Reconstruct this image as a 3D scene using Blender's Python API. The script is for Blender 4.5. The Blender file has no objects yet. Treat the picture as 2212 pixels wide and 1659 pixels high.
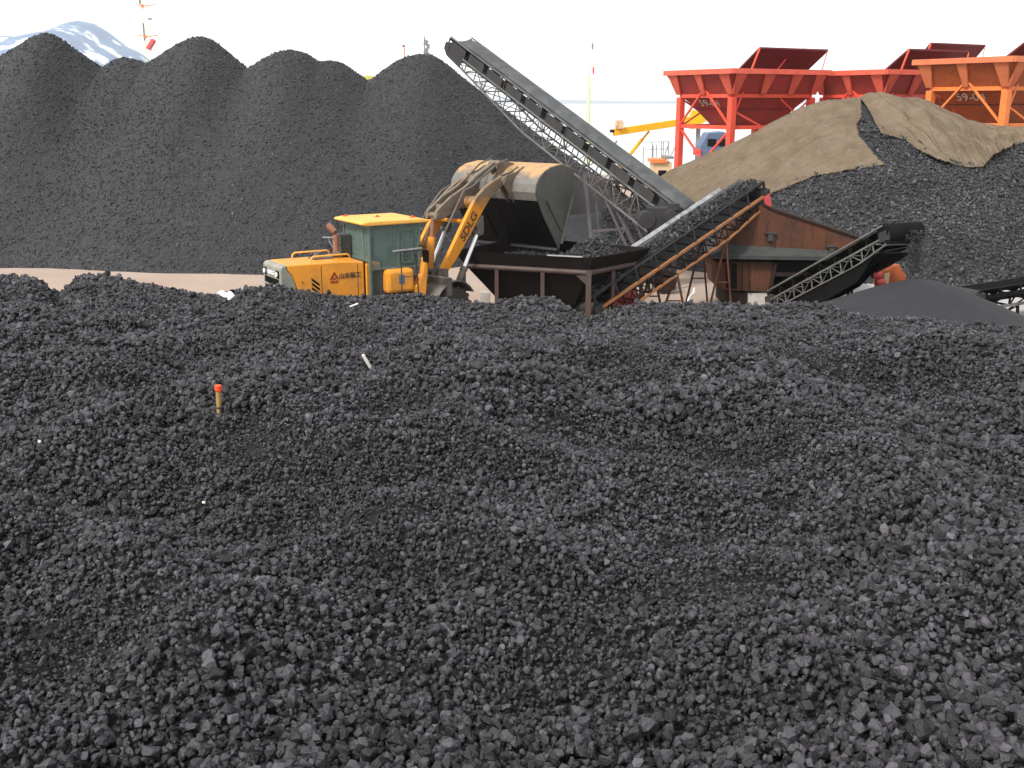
import bpy, math, random
import numpy as np
from mathutils import Vector, Matrix
random.seed(7)
R = math.radians
# ------------------------------------------------------------------ camera maths
F, CX, CY, H = 2246.6, 1106.0, 829.5, 6.4
TH = math.atan(609.5 / F)
CT, ST = math.cos(TH), math.sin(TH)
def at(px, py, Y):
    a, b = (px - CX) / F, (CY - py) / F
    t = Y / (CT + b * ST)
    return Vector((a * t, Y, H + (-ST + b * CT) * t))
def atz(px, py, z):
    a, b = (px - CX) / F, (CY - py) / F
    t = (z - H) / (-ST + b * CT)
    return Vector((a * t, (CT + b * ST) * t, z))
def proj(x, y, z):
    d = y * CT - (z - H) * ST
    v = y * ST + (z - H) * CT
    return CX + F * x / d, CY - F * v / d
scene = bpy.context.scene
col = scene.collection
ROOT = {}
# ------------------------------------------------------------------ tagging
def tag(o, label=None, cat=None, group=None, kind=None):
    if label: o['label'] = label
    if cat: o['category'] = cat
    if group: o['group'] = group
    if kind: o['kind'] = kind
    return o
def thing(name, label, cat, loc=(0, 0, 0), rz=0.0, group=None):
    o = bpy.data.objects.new(name, None); col.objects.link(o)
    o.empty_display_size = .3
    o.location = loc; o.rotation_euler = (0, 0, rz)
    ROOT[o.name] = Matrix.Translation(Vector(loc)) @ Matrix.Rotation(rz, 4, 'Z')
    return tag(o, label, cat, group)
# ------------------------------------------------------------------ mesh builder
SPLITN = {'grille','panel_seam','fender','roof_beacon','vent_cover','ladder','lift_cylinder','cross_tube','bucket_bracket','bottom_chord','idler_frame','drum','skirt_plate','head_plate','tie_rod','walkway_brace','support_leg','roller_hanger','stiffener','hinge_bracket','funnel_rib','ring_beam','gusset','brace','lid_strut','rail','cable_box','cab_window','side_rail','top_chord','window_bar','red_roller','emblem_part'}
class MB:
    def __init__(s, M=None):
        s.v = []; s.f = []; s.M = M
    def add(s, vs, fs):
        n = len(s.v)
        for p in vs:
            p = Vector(p)
            s.v.append(s.M @ p if s.M else p)
        s.f += [tuple(i + n for i in f) for f in fs]
        return s
    def box(s, c, size, rot=None):
        hx, hy, hz = size[0] / 2, size[1] / 2, size[2] / 2
        vs = [Vector((x, y, z)) for x in (-hx, hx) for y in (-hy, hy) for z in (-hz, hz)]
        if rot is not None: vs = [rot @ v for v in vs]
        return s.add([v + Vector(c) for v in vs], [(0,1,3,2),(4,6,7,5),(0,4,5,1),(2,3,7,6),(0,2,6,4),(1,5,7,3)])
    def bx(s, x0, x1, y0, y1, z0, z1):
        return s.box(((x0+x1)/2, (y0+y1)/2, (z0+z1)/2), (x1-x0, y1-y0, z1-z0))
    def frame(s, p, q, up=(0, 0, 1)):
        d = Vector(q) - Vector(p); L = d.length; x = d.normalized()
        u = Vector(up)
        if abs(x.dot(u)) > .98: u = Vector((0, 1, 0))
        y = u.cross(x).normalized(); z = x.cross(y)
        return Matrix((x, y, z)).transposed(), L
    def bar(s, p, q, w, h=None, up=(0, 0, 1)):
        h = h or w
        m, L = s.frame(p, q, up)
        return s.box((Vector(p) + Vector(q)) / 2, (L, w, h), m)
    def angle(s, p, q, w, t=.012, up=(0, 0, 1)):
        m, L = s.frame(p, q, up); c = (Vector(p) + Vector(q)) / 2
        s.box(c + m @ Vector((0, 0, -w/2)), (L, w, t), m)
        return s.box(c + m @ Vector((0, w/2, 0)), (L, t, w), m)
    def tube(s, p, q, r, r2=None, n=12, cap=True):
        r2 = r if r2 is None else r2
        m, L = s.frame(p, q); vs = []; fs = []
        for c, rr in ((Vector(p), r), (Vector(q), r2)):
            for k in range(n):
                a = 2 * math.pi * k / n
                vs.append(c + m @ Vector((0, rr * math.cos(a), rr * math.sin(a))))
        fs = [(k, (k+1) % n, n + (k+1) % n, n + k) for k in range(n)]
        if cap: fs += [tuple(reversed(range(n))), tuple(range(n, 2*n))]
        return s.add(vs, fs)
    def path(s, pts, r, n=8):
        pts = [Vector(p) for p in pts]
        vs = []; fs = []
        for i, p in enumerate(pts):
            a = pts[max(i-1, 0)]; b = pts[min(i+1, len(pts)-1)]
            m, _ = s.frame(a, b)
            rr = r[i] if isinstance(r, (list, tuple)) else r
            for k in range(n):
                t = 2 * math.pi * k / n
                vs.append(p + m @ Vector((0, rr * math.cos(t), rr * math.sin(t))))
        for i in range(len(pts)-1):
            for k in range(n):
                fs.append((i*n+k, i*n+(k+1) % n, (i+1)*n+(k+1) % n, (i+1)*n+k))
        fs += [tuple(reversed(range(n))), tuple(range((len(pts)-1)*n, len(pts)*n))]
        return s.add(vs, fs)
    def prism(s, poly, y0, y1):          # poly in (x,z), extruded along y
        n = len(poly)
        vs = [(x, y0, z) for x, z in poly] + [(x, y1, z) for x, z in poly]
        fs = [(k, (k+1) % n, n+(k+1) % n, n+k) for k in range(n)]
        return s.add(vs, fs + [tuple(reversed(range(n))), tuple(range(n, 2*n))])
    def sheet(s, line, y0, y1, t):       # open (x,z) line with thickness t, extruded along y
        up = []; dn = []
        for i, p in enumerate(line):
            a = Vector(line[max(i-1, 0)]); b = Vector(line[min(i+1, len(line)-1)])
            d = (b - a).normalized(); nrm = Vector((-d.y, d.x)) * t / 2
            up.append(Vector(p) + nrm); dn.append(Vector(p) - nrm)
        for i in range(len(line)-1):
            q = [up[i], up[i+1], dn[i+1], dn[i]]
            vs = [(v.x, y0, v.y) for v in q] + [(v.x, y1, v.y) for v in q]
            s.add(vs, [(0,3,2,1),(4,5,6,7),(0,1,5,4),(1,2,6,5),(2,3,7,6),(3,0,4,7)])
        return s
    def frustum(s, a, b):                # two loops of points -> closed solid
        n = len(a)
        fs = [(k, (k+1) % n, n+(k+1) % n, n+k) for k in range(n)]
        return s.add(list(a) + list(b), fs + [tuple(reversed(range(n))), tuple(range(n, 2*n))])
    def walls(s, a, b, t=.03, centre=None):   # open funnel wall from loop a to loop b, inner offset t
        n = len(a); a = [Vector(p) for p in a]; b = [Vector(p) for p in b]
        c = sum(a, Vector()) / n; 
        def ins(p):
            d = Vector((c.x - p.x, c.y - p.y, 0)); return p + d.normalized() * t
        ai = [ins(p) for p in a]; bi = [ins(p) for p in b]
        vs = a + b + ai + bi; fs = []
        for k in range(n):
            j = (k+1) % n
            fs += [(k, j, n+j, n+k), (2*n+k, 3*n+k, 3*n+j, 2*n+j), (k, 2*n+k, 2*n+j, j), (n+k, n+j, 3*n+j, 3*n+k)]
        return s.add(vs, fs)
    def build(s, name, mat, parent=None, label=None, bevel=0, smooth=False, world=False, kind=None):
        vs = s.v
        rootm = None
        if parent is not None:
            rootm = ROOT.get(parent.name)
            if world and rootm is not None:
                inv = rootm.inverted(); vs = [inv @ v for v in vs]
        if name in SPLITN:
            groups = s.clusters(vs)
            if len(groups) > 1:
                outs = []
                for fs in groups:
                    used = sorted({i for f in fs for i in f}); rm = {u: k for k, u in enumerate(used)}
                    m2 = MB(); m2.v = [vs[u] for u in used]; m2.f = [tuple(rm[i] for i in f) for f in fs]
                    outs.append(m2._make(name, mat, parent, label, bevel, smooth, kind, rootm))
                return outs[0]
        m2 = MB(); m2.v = vs; m2.f = s.f
        return m2._make(name, mat, parent, label, bevel, smooth, kind, rootm)
    def clusters(s, vs):
        par = list(range(len(vs)))
        def f(a):
            while par[a] != a: par[a] = par[par[a]]; a = par[a]
            return a
        for fc in s.f:
            r0 = f(fc[0])
            for i in fc[1:]: par[f(i)] = r0
        comps = {}
        for i, v in enumerate(vs): comps.setdefault(f(i), []).append(v)
        keys = list(comps); bb = {}
        for k in keys:
            A = np.array([tuple(v) for v in comps[k]]); bb[k] = (A.min(0) - .004, A.max(0) + .004)
        p2 = {k: k for k in keys}
        def g(a):
            while p2[a] != a: a = p2[a]
            return a
        for i, k in enumerate(keys):
            for l in keys[:i]:
                if (bb[k][0] <= bb[l][1]).all() and (bb[l][0] <= bb[k][1]).all(): p2[g(k)] = g(l)
        out = {}
        for fc in s.f: out.setdefault(g(f(fc[0])), []).append(fc)
        return list(out.values())
    def _make(s, name, mat, parent, label, bevel, smooth, kind, rootm):
        vs = s.v
        me = bpy.data.meshes.new(name)
        me.from_pydata([tuple(v) for v in vs], [], s.f)
        me.materials.append(mat)
        me.update()
        if smooth:
            me.polygons.foreach_set('use_smooth', [True] * len(me.polygons))
            try: me.set_sharp_from_angle(angle=R(35))
            except Exception: pass
        o = bpy.data.objects.new(name, me); col.objects.link(o)
        if parent is not None:
            o.parent = parent
            ROOT[o.name] = rootm
        if bevel:
            b = o.modifiers.new('bevel', 'BEVEL'); b.width = bevel; b.segments = 2; b.limit_method = 'ANGLE'
        if label: o['label'] = label
        if kind: o['kind'] = kind
        return o
def lathe_y(mb, c, prof, n=28):          # profile (radius, y) round the y axis
    vs = []; fs = []; m = len(prof)
    for k in range(n):
        a = 2 * math.pi * k / n
        for r, y in prof: vs.append((c[0] + r * math.cos(a), c[1] + y, c[2] + r * math.sin(a)))
    for k in range(n):
        for i in range(m-1):
            j = (k+1) % n
            fs.append((k*m+i, k*m+i+1, j*m+i+1, j*m+i))
    return mb.add(vs, fs)
# ------------------------------------------------------------------ materials
def nt(name):
    m = bpy.data.materials.new(name); m.use_nodes = True
    t = m.node_tree; b = t.nodes['Principled BSDF']
    return m, t, b
def N(t, typ, **kw):
    n = t.nodes.new(typ)
    for k, v in kw.items():
        if hasattr(n, k): setattr(n, k, v)
        else: n.inputs[k.replace('_', ' ')].default_value = v
    return n
def ramp(t, fac, stops):
    r = t.nodes.new('ShaderNodeValToRGB'); cr = r.color_ramp
    while len(cr.elements) < len(stops): cr.elements.new(.5)
    for e, (p, c) in zip(cr.elements, stops):
        e.position = p; e.color = (c[0], c[1], c[2], 1)
    t.links.new(fac, r.inputs[0]); return r.outputs[0]
def mix(t, fac, a, b, mode='MIX'):
    n = t.nodes.new('ShaderNodeMix'); n.data_type = 'RGBA'; n.blend_type = mode
    for sock, val in ((n.inputs[0], fac), (n.inputs[6], a), (n.inputs[7], b)):
        if hasattr(val, 'links') or hasattr(val, 'is_linked'): t.links.new(val, sock)
        elif isinstance(val, (int, float)): sock.default_value = val
        else: sock.default_value = (val[0], val[1], val[2], 1)
    return n.outputs[2]
def noise(t, scale, detail=4, rough=.6, vec=None, stretch=None):
    tc = t.nodes.new('ShaderNodeTexCoord')
    v = tc.outputs['Object']
    if stretch:
        mp = t.nodes.new('ShaderNodeMapping'); mp.inputs['Scale'].default_value = stretch
        t.links.new(v, mp.inputs[0]); v = mp.outputs[0]
    n = N(t, 'ShaderNodeTexNoise'); n.inputs['Scale'].default_value = scale
    n.inputs['Detail'].default_value = detail; n.inputs['Roughness'].default_value = rough
    t.links.new(v, n.inputs['Vector']); return n.outputs['Fac']
def bumpn(t, b, h, strength=.3, dist=.01):
    n = t.nodes.new('ShaderNodeBump'); n.inputs['Strength'].default_value = strength
    n.inputs['Distance'].default_value = dist
    t.links.new(h, n.inputs['Height']); t.links.new(n.outputs[0], b.inputs['Normal'])
def metal(name, c, c2=None, rough=.5, met=0., scale=2.5, lo=.45, hi=.7, dust=None, dustlo=.5, dusthi=.75, bump=.15, spec=.4, streak=None):
    m, t, b = nt(name)
    n1 = noise(t, scale, 6, .65)
    c2 = c2 or tuple(x * .7 for x in c)
    out = mix(t, ramp(t, n1, [(lo, (0, 0, 0)), (hi, (1, 1, 1))]), c, c2)
    if streak:
        n3 = noise(t, 3, 4, .6, stretch=(3, 3, .35))
        out = mix(t, ramp(t, n3, [(.5, (0, 0, 0)), (.72, (.8, .8, .8))]), out, streak)
    if dust:
        n2 = noise(t, scale * .6 + .7, 5, .7)
        out = mix(t, ramp(t, n2, [(dustlo, (0, 0, 0)), (dusthi, (.85, .85, .85))]), out, dust)
    t.links.new(out, b.inputs['Base Color'])
    b.inputs['Roughness'].default_value = rough; b.inputs['Metallic'].default_value = met
    b.inputs['Specular IOR Level'].default_value = spec
    if bump: bumpn(t, b, noise(t, scale * 9, 5, .7), bump, .01)
    return m
MT = {}
MT['yellow'] = metal('loader_yellow', (.80, .31, .026), (.70, .26, .022), .42, dust=(.34, .19, .07), dustlo=.43, dusthi=.85, bump=.05, spec=.5)
MT['boom'] = metal('boom_yellow', (.66, .25, .012), (.52, .17, .015), .5, scale=2.2, dust=(.17, .125, .085), dustlo=.5, dusthi=.72, bump=.1)
MT['dusty'] = metal('dusty_linkage', (.17, .135, .10), (.10, .08, .06), .75, scale=4, dust=(.45, .22, .04), dustlo=.62, dusthi=.8)
MT['cream'] = metal('roof_yellow', (.85, .42, .07), (.75, .36, .05), .42, dust=(.6, .42, .24), dustlo=.5, dusthi=.8, bump=.03)
MT['grey'] = metal('cowl_grey', (.25, .25, .21), (.20, .20, .17), .55, dust=(.42, .36, .28), dustlo=.5, dusthi=.85, bump=.05)
MT['frame'] = metal('loader_frame', (.10, .09, .08), (.06, .055, .05), .7, dust=(.16, .14, .115), dustlo=.4, dusthi=.7)
MT['black'] = metal('black_steel', (.004, .004, .004), (.008, .007, .006), .8, bump=.1, spec=.12)
MT['rubber'] = metal('rubber', (.03, .028, .026), (.07, .06, .05), .85, bump=.1)
MT['chrome'] = metal('chrome', (.9, .9, .92), (.85, .85, .88), .22, met=.55, bump=0)
MT['bucket'] = metal('bucket_steel', (.085, .083, .075), (.06, .058, .053), .6, scale=1.6, dust=(.12, .11, .095), dustlo=.45, dusthi=.8, bump=.2)
MT['hopdark'] = metal('feeder_steel', (.008, .006, .0055), (.013, .009, .007), .8, scale=2, streak=(.020, .012, .009), bump=.2, spec=.12)
MT['hoprim'] = metal('feeder_rail', (.075, .045, .036), (.045, .028, .023), .6, scale=3, dust=(.06, .056, .052))
MT['convsteel'] = metal('conveyor_steel', (.14, .137, .13), (.07, .067, .06), .6, scale=2, dust=(.09, .085, .08))
MT['convdark'] = metal('conveyor_dark', (.026, .025, .026), (.045, .042, .041), .7, scale=2)
MT['belt'] = metal('belt_rubber', (.05, .05, .052), (.075, .075, .078), .7, scale=1.5, dust=(.10, .10, .105))
MT['cover'] = metal('cover_sheet', (.055, .058, .060), (.038, .040, .043), .6, scale=1.1, dust=(.125, .125, .132), dustlo=.45, dusthi=.8, bump=.1)
MT['orange'] = metal('orange_pipe', (.34, .14, .05), (.22, .10, .05), .6, scale=2, dust=(.30, .22, .15))
MT['pale'] = metal('pale_skirt', (.33, .33, .34), (.14, .14, .145), .8, scale=5, dust=(.05,.05,.052), dustlo=.55, dusthi=.75)
MT['rust'] = metal('rust_plate', (.115, .043, .023), (.052, .026, .018), .8, scale=1.3, lo=.35, hi=.7, streak=(.035, .022, .017), dust=(.04, .032, .027), dustlo=.55, dusthi=.72, bump=.25, spec=.2)
MT['rustdk'] = metal('rust_dark', (.020, .013, .010), (.045, .022, .015), .75, scale=2, bump=.2, spec=.2)
MT['ledge'] = metal('dust_ledge', (.045, .047, .044), (.028, .028, .027), .9, scale=3)
MT['red'] = metal('hopper_red', (.38, .035, .028), (.28, .028, .022), .55, scale=.9, streak=(.17, .030, .02), dust=(.17, .045, .035), dustlo=.45, dusthi=.8, bump=.15)
MT['redlt'] = metal('leg_red', (.74, .085, .045), (.62, .07, .04), .5, scale=1.2, bump=.05)
MT['redrim'] = metal('rim_red', (.70, .12, .07), (.55, .08, .05), .5, scale=1.5, bump=.05)
MT['lid'] = metal('lid_maroon', (.15, .02, .025), (.10, .018, .015), .6, scale=1.2)
MT['or'] = metal('hopper_orange', (.37, .085, .022), (.28, .06, .02), .55, scale=.9, streak=(.20, .05, .018), bump=.1)
MT['orlt'] = metal('leg_orange', (.76, .20, .045), (.66, .16, .04), .5, scale=1.2, bump=.05)
MT['orrim'] = metal('rim_orange', (.60, .17, .07), (.5, .13, .06), .5, scale=1.5)
MT['paintw'] = metal('stencil_paint', (.62, .50, .40), (.5, .36, .26), .7, bump=0)
MT['craney'] = metal('crane_yellow', (.80, .42, .01), (.7, .36, .01), .45, bump=0)
MT['letter'] = metal('letter_dark', (.06, .03, .02), (.16, .07, .03), .6, bump=0)
MT['logo'] = metal('logo_red', (.26, .02, .015), (.2, .02, .015), .5, bump=0)
MT['tex'] = metal('exhaust_rust', (.26, .12, .07), (.16, .075, .045), .7, scale=6)
MT['greencab'] = metal('cab_frame', (.10, .135, .115), (.07, .095, .08), .5, bump=.02)
MT['interior'] = metal('cab_interior', (.06, .065, .06), (.04, .045, .04), .8)
MT['concrete'] = metal('concrete', (.45, .42, .39), (.33, .31, .29), .85, scale=3)
MT['white'] = metal('white_scrap', (.82, .82, .84), (.7, .7, .72), .6, bump=0)
MT['wood'] = metal('wood_stake', (.34, .22, .07), (.24, .15, .05), .7, scale=9)
MT['orangecap'] = metal('orange_cap', (.85, .07, .02), (.8, .06, .02), .5, bump=0)
MT['stick'] = metal('pale_stick', (.72, .68, .6), (.55, .5, .42), .7, bump=0)
MT['greypole'] = metal('grey_pole', (.22, .22, .22), (.16, .16, .16), .6, bump=0)
MT['paleyel'] = metal('mast_paint', (.62, .66, .34), (.55, .58, .3), .6, bump=0)
MT['blue'] = metal('blue_paint', (.10, .15, .24), (.07, .10, .16), .5, bump=0)
MT['beige'] = metal('beige_paint', (.62, .45, .28), (.55, .38, .22), .6, bump=0)
MT['pinkred'] = metal('guard_red', (.62, .08, .08), (.5, .06, .06), .5, bump=0)
def glass():
    m, t, b = nt('cab_glass')
    b.inputs['Base Color'].default_value = (.17, .25, .225, 1); b.inputs['Roughness'].default_value = .06
    b.inputs['Alpha'].default_value = .36
    b.inputs['Specular IOR Level'].default_value = .6
    return m
MT['glass'] = glass()
def lampm():
    m, t, b = nt('lamp_glass')
    b.inputs['Base Color'].default_value = (.85, .83, .75, 1); b.inputs['Roughness'].default_value = .15
    return m
MT['lamp'] = lampm()
def coal(name, a, b_, vor=0, inst=False, bump=.5, dist=.02, rough=.55, big=.35, pat=0, pst=(.6, .6, .6)):
    m, t, b = nt(name)
    if inst:
        oi = t.nodes.new('ShaderNodeObjectInfo'); fac = oi.outputs['Random']
        c = ramp(t, fac, [(0, a), (.55, tuple((x+y)*.5 for x, y in zip(a, b_))), (.95, b_), (1, tuple(x*1.55 for x in b_))])
    else:
        tc = t.nodes.new('ShaderNodeTexCoord')
        v = t.nodes.new('ShaderNodeTexVoronoi'); v.inputs['Scale'].default_value = vor
        t.links.new(tc.outputs['Object'], v.inputs['Vector'])
        sep = t.nodes.new('ShaderNodeSeparateColor'); t.links.new(v.outputs['Color'], sep.inputs[0])
        c = ramp(t, sep.outputs[0], [(0, a), (.6, tuple((x+y)*.5 for x, y in zip(a, b_))), (.93, b_), (1, tuple(x*1.9 for x in b_))])
        inv = t.nodes.new('ShaderNodeMath'); inv.operation = 'SUBTRACT'; inv.inputs[0].default_value = 1
        t.links.new(v.outputs['Distance'], inv.inputs[1])
        bumpn(t, b, inv.outputs[0], bump, dist)
    if inst and pat:
        mp = t.nodes.new('ShaderNodeMapping'); mp.inputs['Scale'].default_value = pst
        t.links.new(oi.outputs['Location'], mp.inputs[0])
        nz = N(t, 'ShaderNodeTexNoise'); nz.inputs['Scale'].default_value = 1.0; nz.inputs['Detail'].default_value = 4
        t.links.new(mp.outputs[0], nz.inputs['Vector'])
        c = mix(t, 1.0, c, ramp(t, nz.outputs['Fac'], [(.32, (1-pat,)*3), (.5, (1, 1, 1)), (.68, (1+pat,)*3)]), 'MULTIPLY')
    if not inst:
        nb = noise(t, big, 3, .6)
        c = mix(t, ramp(t, nb, [(.35, (0, 0, 0)), (.7, (1, 1, 1))]), c, mix(t, 1.0, c, (1.25, 1.22, 1.2), 'MULTIPLY'))
    t.links.new(c, b.inputs['Base Color'])
    b.inputs['Roughness'].default_value = rough; b.inputs['Specular IOR Level'].default_value = .35
    if inst:
        bumpn(t, b, noise(t, 2.5, 3, .7), .35, .2)
    return m
MT['lump'] = coal('coal_lump', (.0068, .0063, .0074), (.069, .0645, .0725), inst=True, rough=.42, pat=.22)
MT['lumpfar'] = coal('coal_lump_far', (.014, .0137, .0150), (.051, .050, .053), inst=True, pat=.35, pst=(.35, .07, .05))
MT['lumpR'] = coal('coal_lump_grey', (.018, .018, .020), (.078, .077, .083), inst=True, pat=.2)
MT['coalbase'] = coal('coal_bed', (.004, .004, .0045), (.009, .009, .010), vor=30, dist=.03)  # near-black bed puts the shade between lumps into the colour
MT['coalpile'] = coal('coal_pile', (.010, .010, .0115), (.026, .026, .029), vor=22, bump=.3, dist=.02)  # base darker than its lumps, painting in the shaded gaps
MT['coalfine'] = coal('coal_fines', (.017, .017, .0195), (.024, .024, .027), vor=60, bump=.3, dist=.006, rough=.8, big=1.2)
# ------------------------------------------------------------------ numpy noise
def vnoise(x, y, seed=0):
    xi = np.floor(x).astype(np.int64); yi = np.floor(y).astype(np.int64)
    fx = x - xi; fy = y - yi
    fx = fx*fx*(3-2*fx); fy = fy*fy*(3-2*fy)
    def h(i, j):
        n = (i * 374761393 + j * 668265263 + seed * 1442695041) & 0x7fffffff
        n = ((n ^ (n >> 13)) * 1274126177) & 0x7fffffff
        return ((n ^ (n >> 16)) & 0xffff) / 65535.0 * 2 - 1
    a = h(xi, yi) * (1-fx) + h(xi+1, yi) * fx
    b = h(xi, yi+1) * (1-fx) + h(xi+1, yi+1) * fx
    return a * (1-fy) + b * fy
def fbm(x, y, sc, oct=4, seed=0, gain=.5):
    r = 0; a = 1
    for k in range(oct):
        r = r + a * vnoise(x / sc + 17.3*k, y / sc - 9.1*k, seed + k); a *= gain; sc *= .5
    return r
def grid_mesh(name, X, Y, Z, keep=None):
    ny, nx = X.shape
    vs = np.stack([X, Y, Z], -1).reshape(-1, 3)
    i = np.arange(ny-1)[:, None] * nx + np.arange(nx-1)[None, :]
    f = np.stack([i, i+1, i+nx+1, i+nx], -1)
    f = f[keep] if keep is not None else f.reshape(-1, 4)
    f = f.reshape(-1, 4)
    used = np.unique(f); remap = np.zeros(len(vs), np.int64); remap[used] = np.arange(len(used))
    vs = vs[used]; f = remap[f]
    me = bpy.data.meshes.new(name)
    me.vertices.add(len(vs)); me.vertices.foreach_set('co', vs.astype(np.float32).ravel())
    me.loops.add(f.size); me.loops.foreach_set('vertex_index', f.astype(np.int32).ravel())
    me.polygons.add(len(f)); me.polygons.foreach_set('loop_start', np.arange(0, f.size, 4, dtype=np.int32))
    me.update(calc_edges=True)
    me.polygons.foreach_set('use_smooth', np.ones(len(f), bool))
    return me
def link(me, name, mat, parent=None):
    me.materials.clear(); me.materials.append(mat)
    o = bpy.data.objects.new(name, me); col.objects.link(o)
    if parent is not None: o.parent = parent
    return o
# ------------------------------------------------------------------ coal lumps (scattered by geometry nodes)
def lump_tree(mat, K=10):
    g = bpy.data.node_groups.new('lumps', 'GeometryNodeTree')
    g.interface.new_socket('Geometry', in_out='INPUT', socket_type='NodeSocketGeometry')
    g.interface.new_socket('Geometry', in_out='OUTPUT', socket_type='NodeSocketGeometry')
    n = g.nodes; L = g.links
    gi = n.new('NodeGroupInput'); go = n.new('NodeGroupOutput')
    join = n.new('GeometryNodeJoinGeometry')
    for k in range(K):
        ml = n.new('GeometryNodeMeshLine'); ml.inputs['Count'].default_value = 13 + (k * 5) % 12
        rv = n.new('FunctionNodeRandomValue'); rv.data_type = 'FLOAT_VECTOR'
        rv.inputs[0].default_value = (-1, -1, -1); rv.inputs[1].default_value = (1, 1, 1)
        rv.inputs['Seed'].default_value = 31 + k * 7
        nm = n.new('ShaderNodeVectorMath'); nm.operation = 'NORMALIZE'
        L.new(rv.outputs[0], nm.inputs[0])
        mx = n.new('ShaderNodeVectorMath'); mx.operation = 'SCALE'
        rf = n.new('FunctionNodeRandomValue'); rf.data_type = 'FLOAT'
        rf.inputs[2].default_value = .82; rf.inputs[3].default_value = 1.12; rf.inputs['Seed'].default_value = 5 + k
        L.new(nm.outputs[0], mx.inputs[0]); L.new(rf.outputs[1], mx.inputs['Scale'])
        sp = n.new('GeometryNodeSetPosition')
        L.new(ml.outputs[0], sp.inputs[0]); L.new(mx.outputs[0], sp.inputs['Position'])
        ch = n.new('GeometryNodeConvexHull'); L.new(sp.outputs[0], ch.inputs[0])
        ss = n.new('GeometryNodeSetShadeSmooth'); ss.inputs['Shade Smooth'].default_value = False
        L.new(ch.outputs[0], ss.inputs[0])
        gt = n.new('GeometryNodeGeometryToInstance'); L.new(ss.outputs[0], gt.inputs[0])
        L.new(gt.outputs[0], join.inputs[0])
    ip = n.new('GeometryNodeInstanceOnPoints')
    ip.inputs['Pick Instance'].default_value = True
    L.new(gi.outputs[0], ip.inputs['Points']); L.new(join.outputs[0], ip.inputs['Instance'])
    ri = n.new('FunctionNodeRandomValue'); ri.data_type = 'INT'
    ri.inputs[4].default_value = 0; ri.inputs[5].default_value = K - 1
    L.new(ri.outputs[2], ip.inputs['Instance Index'])
    rr = n.new('FunctionNodeRandomValue'); rr.data_type = 'FLOAT_VECTOR'
    rr.inputs[1].default_value = (6.283, 6.283, 6.283); rr.inputs['Seed'].default_value = 3
    L.new(rr.outputs[0], ip.inputs['Rotation'])
    na = n.new('GeometryNodeInputNamedAttribute'); na.data_type = 'FLOAT_VECTOR'; na.inputs[0].default_value = 'sc'
    L.new(na.outputs[0], ip.inputs['Scale'])
    sm = n.new('GeometryNodeSetMaterial'); sm.inputs['Material'].default_value = mat
    L.new(ip.outputs[0], sm.inputs[0]); L.new(sm.outputs[0], go.inputs[0])
    return g
TREES = {}
rng = np.random.default_rng(5)
def lumps(name, pts, diam, mat, parent=None, world_offset=None):
    if mat.name not in TREES: TREES[mat.name] = lump_tree(mat)
    n = len(pts)
    sc = np.stack([diam*.5*rng.uniform(.85, 1.3, n), diam*.5*rng.uniform(.75, 1.05, n), diam*.5*rng.uniform(.6, .95, n)], -1)
    me = bpy.data.meshes.new(name)
    me.vertices.add(n); me.vertices.foreach_set('co', pts.astype(np.float32).ravel())
    a = me.attributes.new('sc', 'FLOAT_VECTOR', 'POINT'); a.data.foreach_set('vector', sc.astype(np.float32).ravel())
    me.update()
    o = link(me, name, mat, parent)
    md = o.modifiers.new('lumps', 'NODES'); md.node_group = TREES[mat.name]
    o['kind'] = 'stuff'
    return o

def zworn_lit(name, lowc, hic, z0, z1, rough=.55, spec=.4, low2=None):
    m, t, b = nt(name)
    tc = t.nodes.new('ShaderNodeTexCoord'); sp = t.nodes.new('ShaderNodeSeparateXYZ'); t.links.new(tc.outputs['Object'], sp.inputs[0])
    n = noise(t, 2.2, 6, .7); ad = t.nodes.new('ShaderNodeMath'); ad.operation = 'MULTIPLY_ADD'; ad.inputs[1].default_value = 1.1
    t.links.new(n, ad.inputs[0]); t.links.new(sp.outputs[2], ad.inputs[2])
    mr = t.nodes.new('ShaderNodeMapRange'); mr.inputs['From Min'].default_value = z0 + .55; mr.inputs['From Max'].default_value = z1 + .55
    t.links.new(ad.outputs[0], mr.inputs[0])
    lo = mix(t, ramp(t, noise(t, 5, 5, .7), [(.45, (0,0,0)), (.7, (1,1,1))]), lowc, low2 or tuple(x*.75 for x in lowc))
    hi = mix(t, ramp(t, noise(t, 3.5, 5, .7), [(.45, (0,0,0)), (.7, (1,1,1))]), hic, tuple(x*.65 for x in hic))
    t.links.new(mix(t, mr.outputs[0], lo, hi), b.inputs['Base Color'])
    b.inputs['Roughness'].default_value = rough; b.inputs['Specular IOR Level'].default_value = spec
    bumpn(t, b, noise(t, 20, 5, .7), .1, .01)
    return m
MT['bucketp'] = zworn_lit('bucket_lit_worn_paint', (.15, .14, .125), (.46, .27, .12), 4.2, 4.45)  # warm light on the top painted into the colour, over worn grey
MT['boom'] = zworn_lit('boom_worn_paint', (.70, .27, .012), (.20, .14, .085), 3.35, 3.75, low2=(.62, .21, .015))
MT['leg'] = metal('trestle_steel', (.085, .075, .078), (.05, .042, .044), .6)
LUMPD = 1.0
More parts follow.
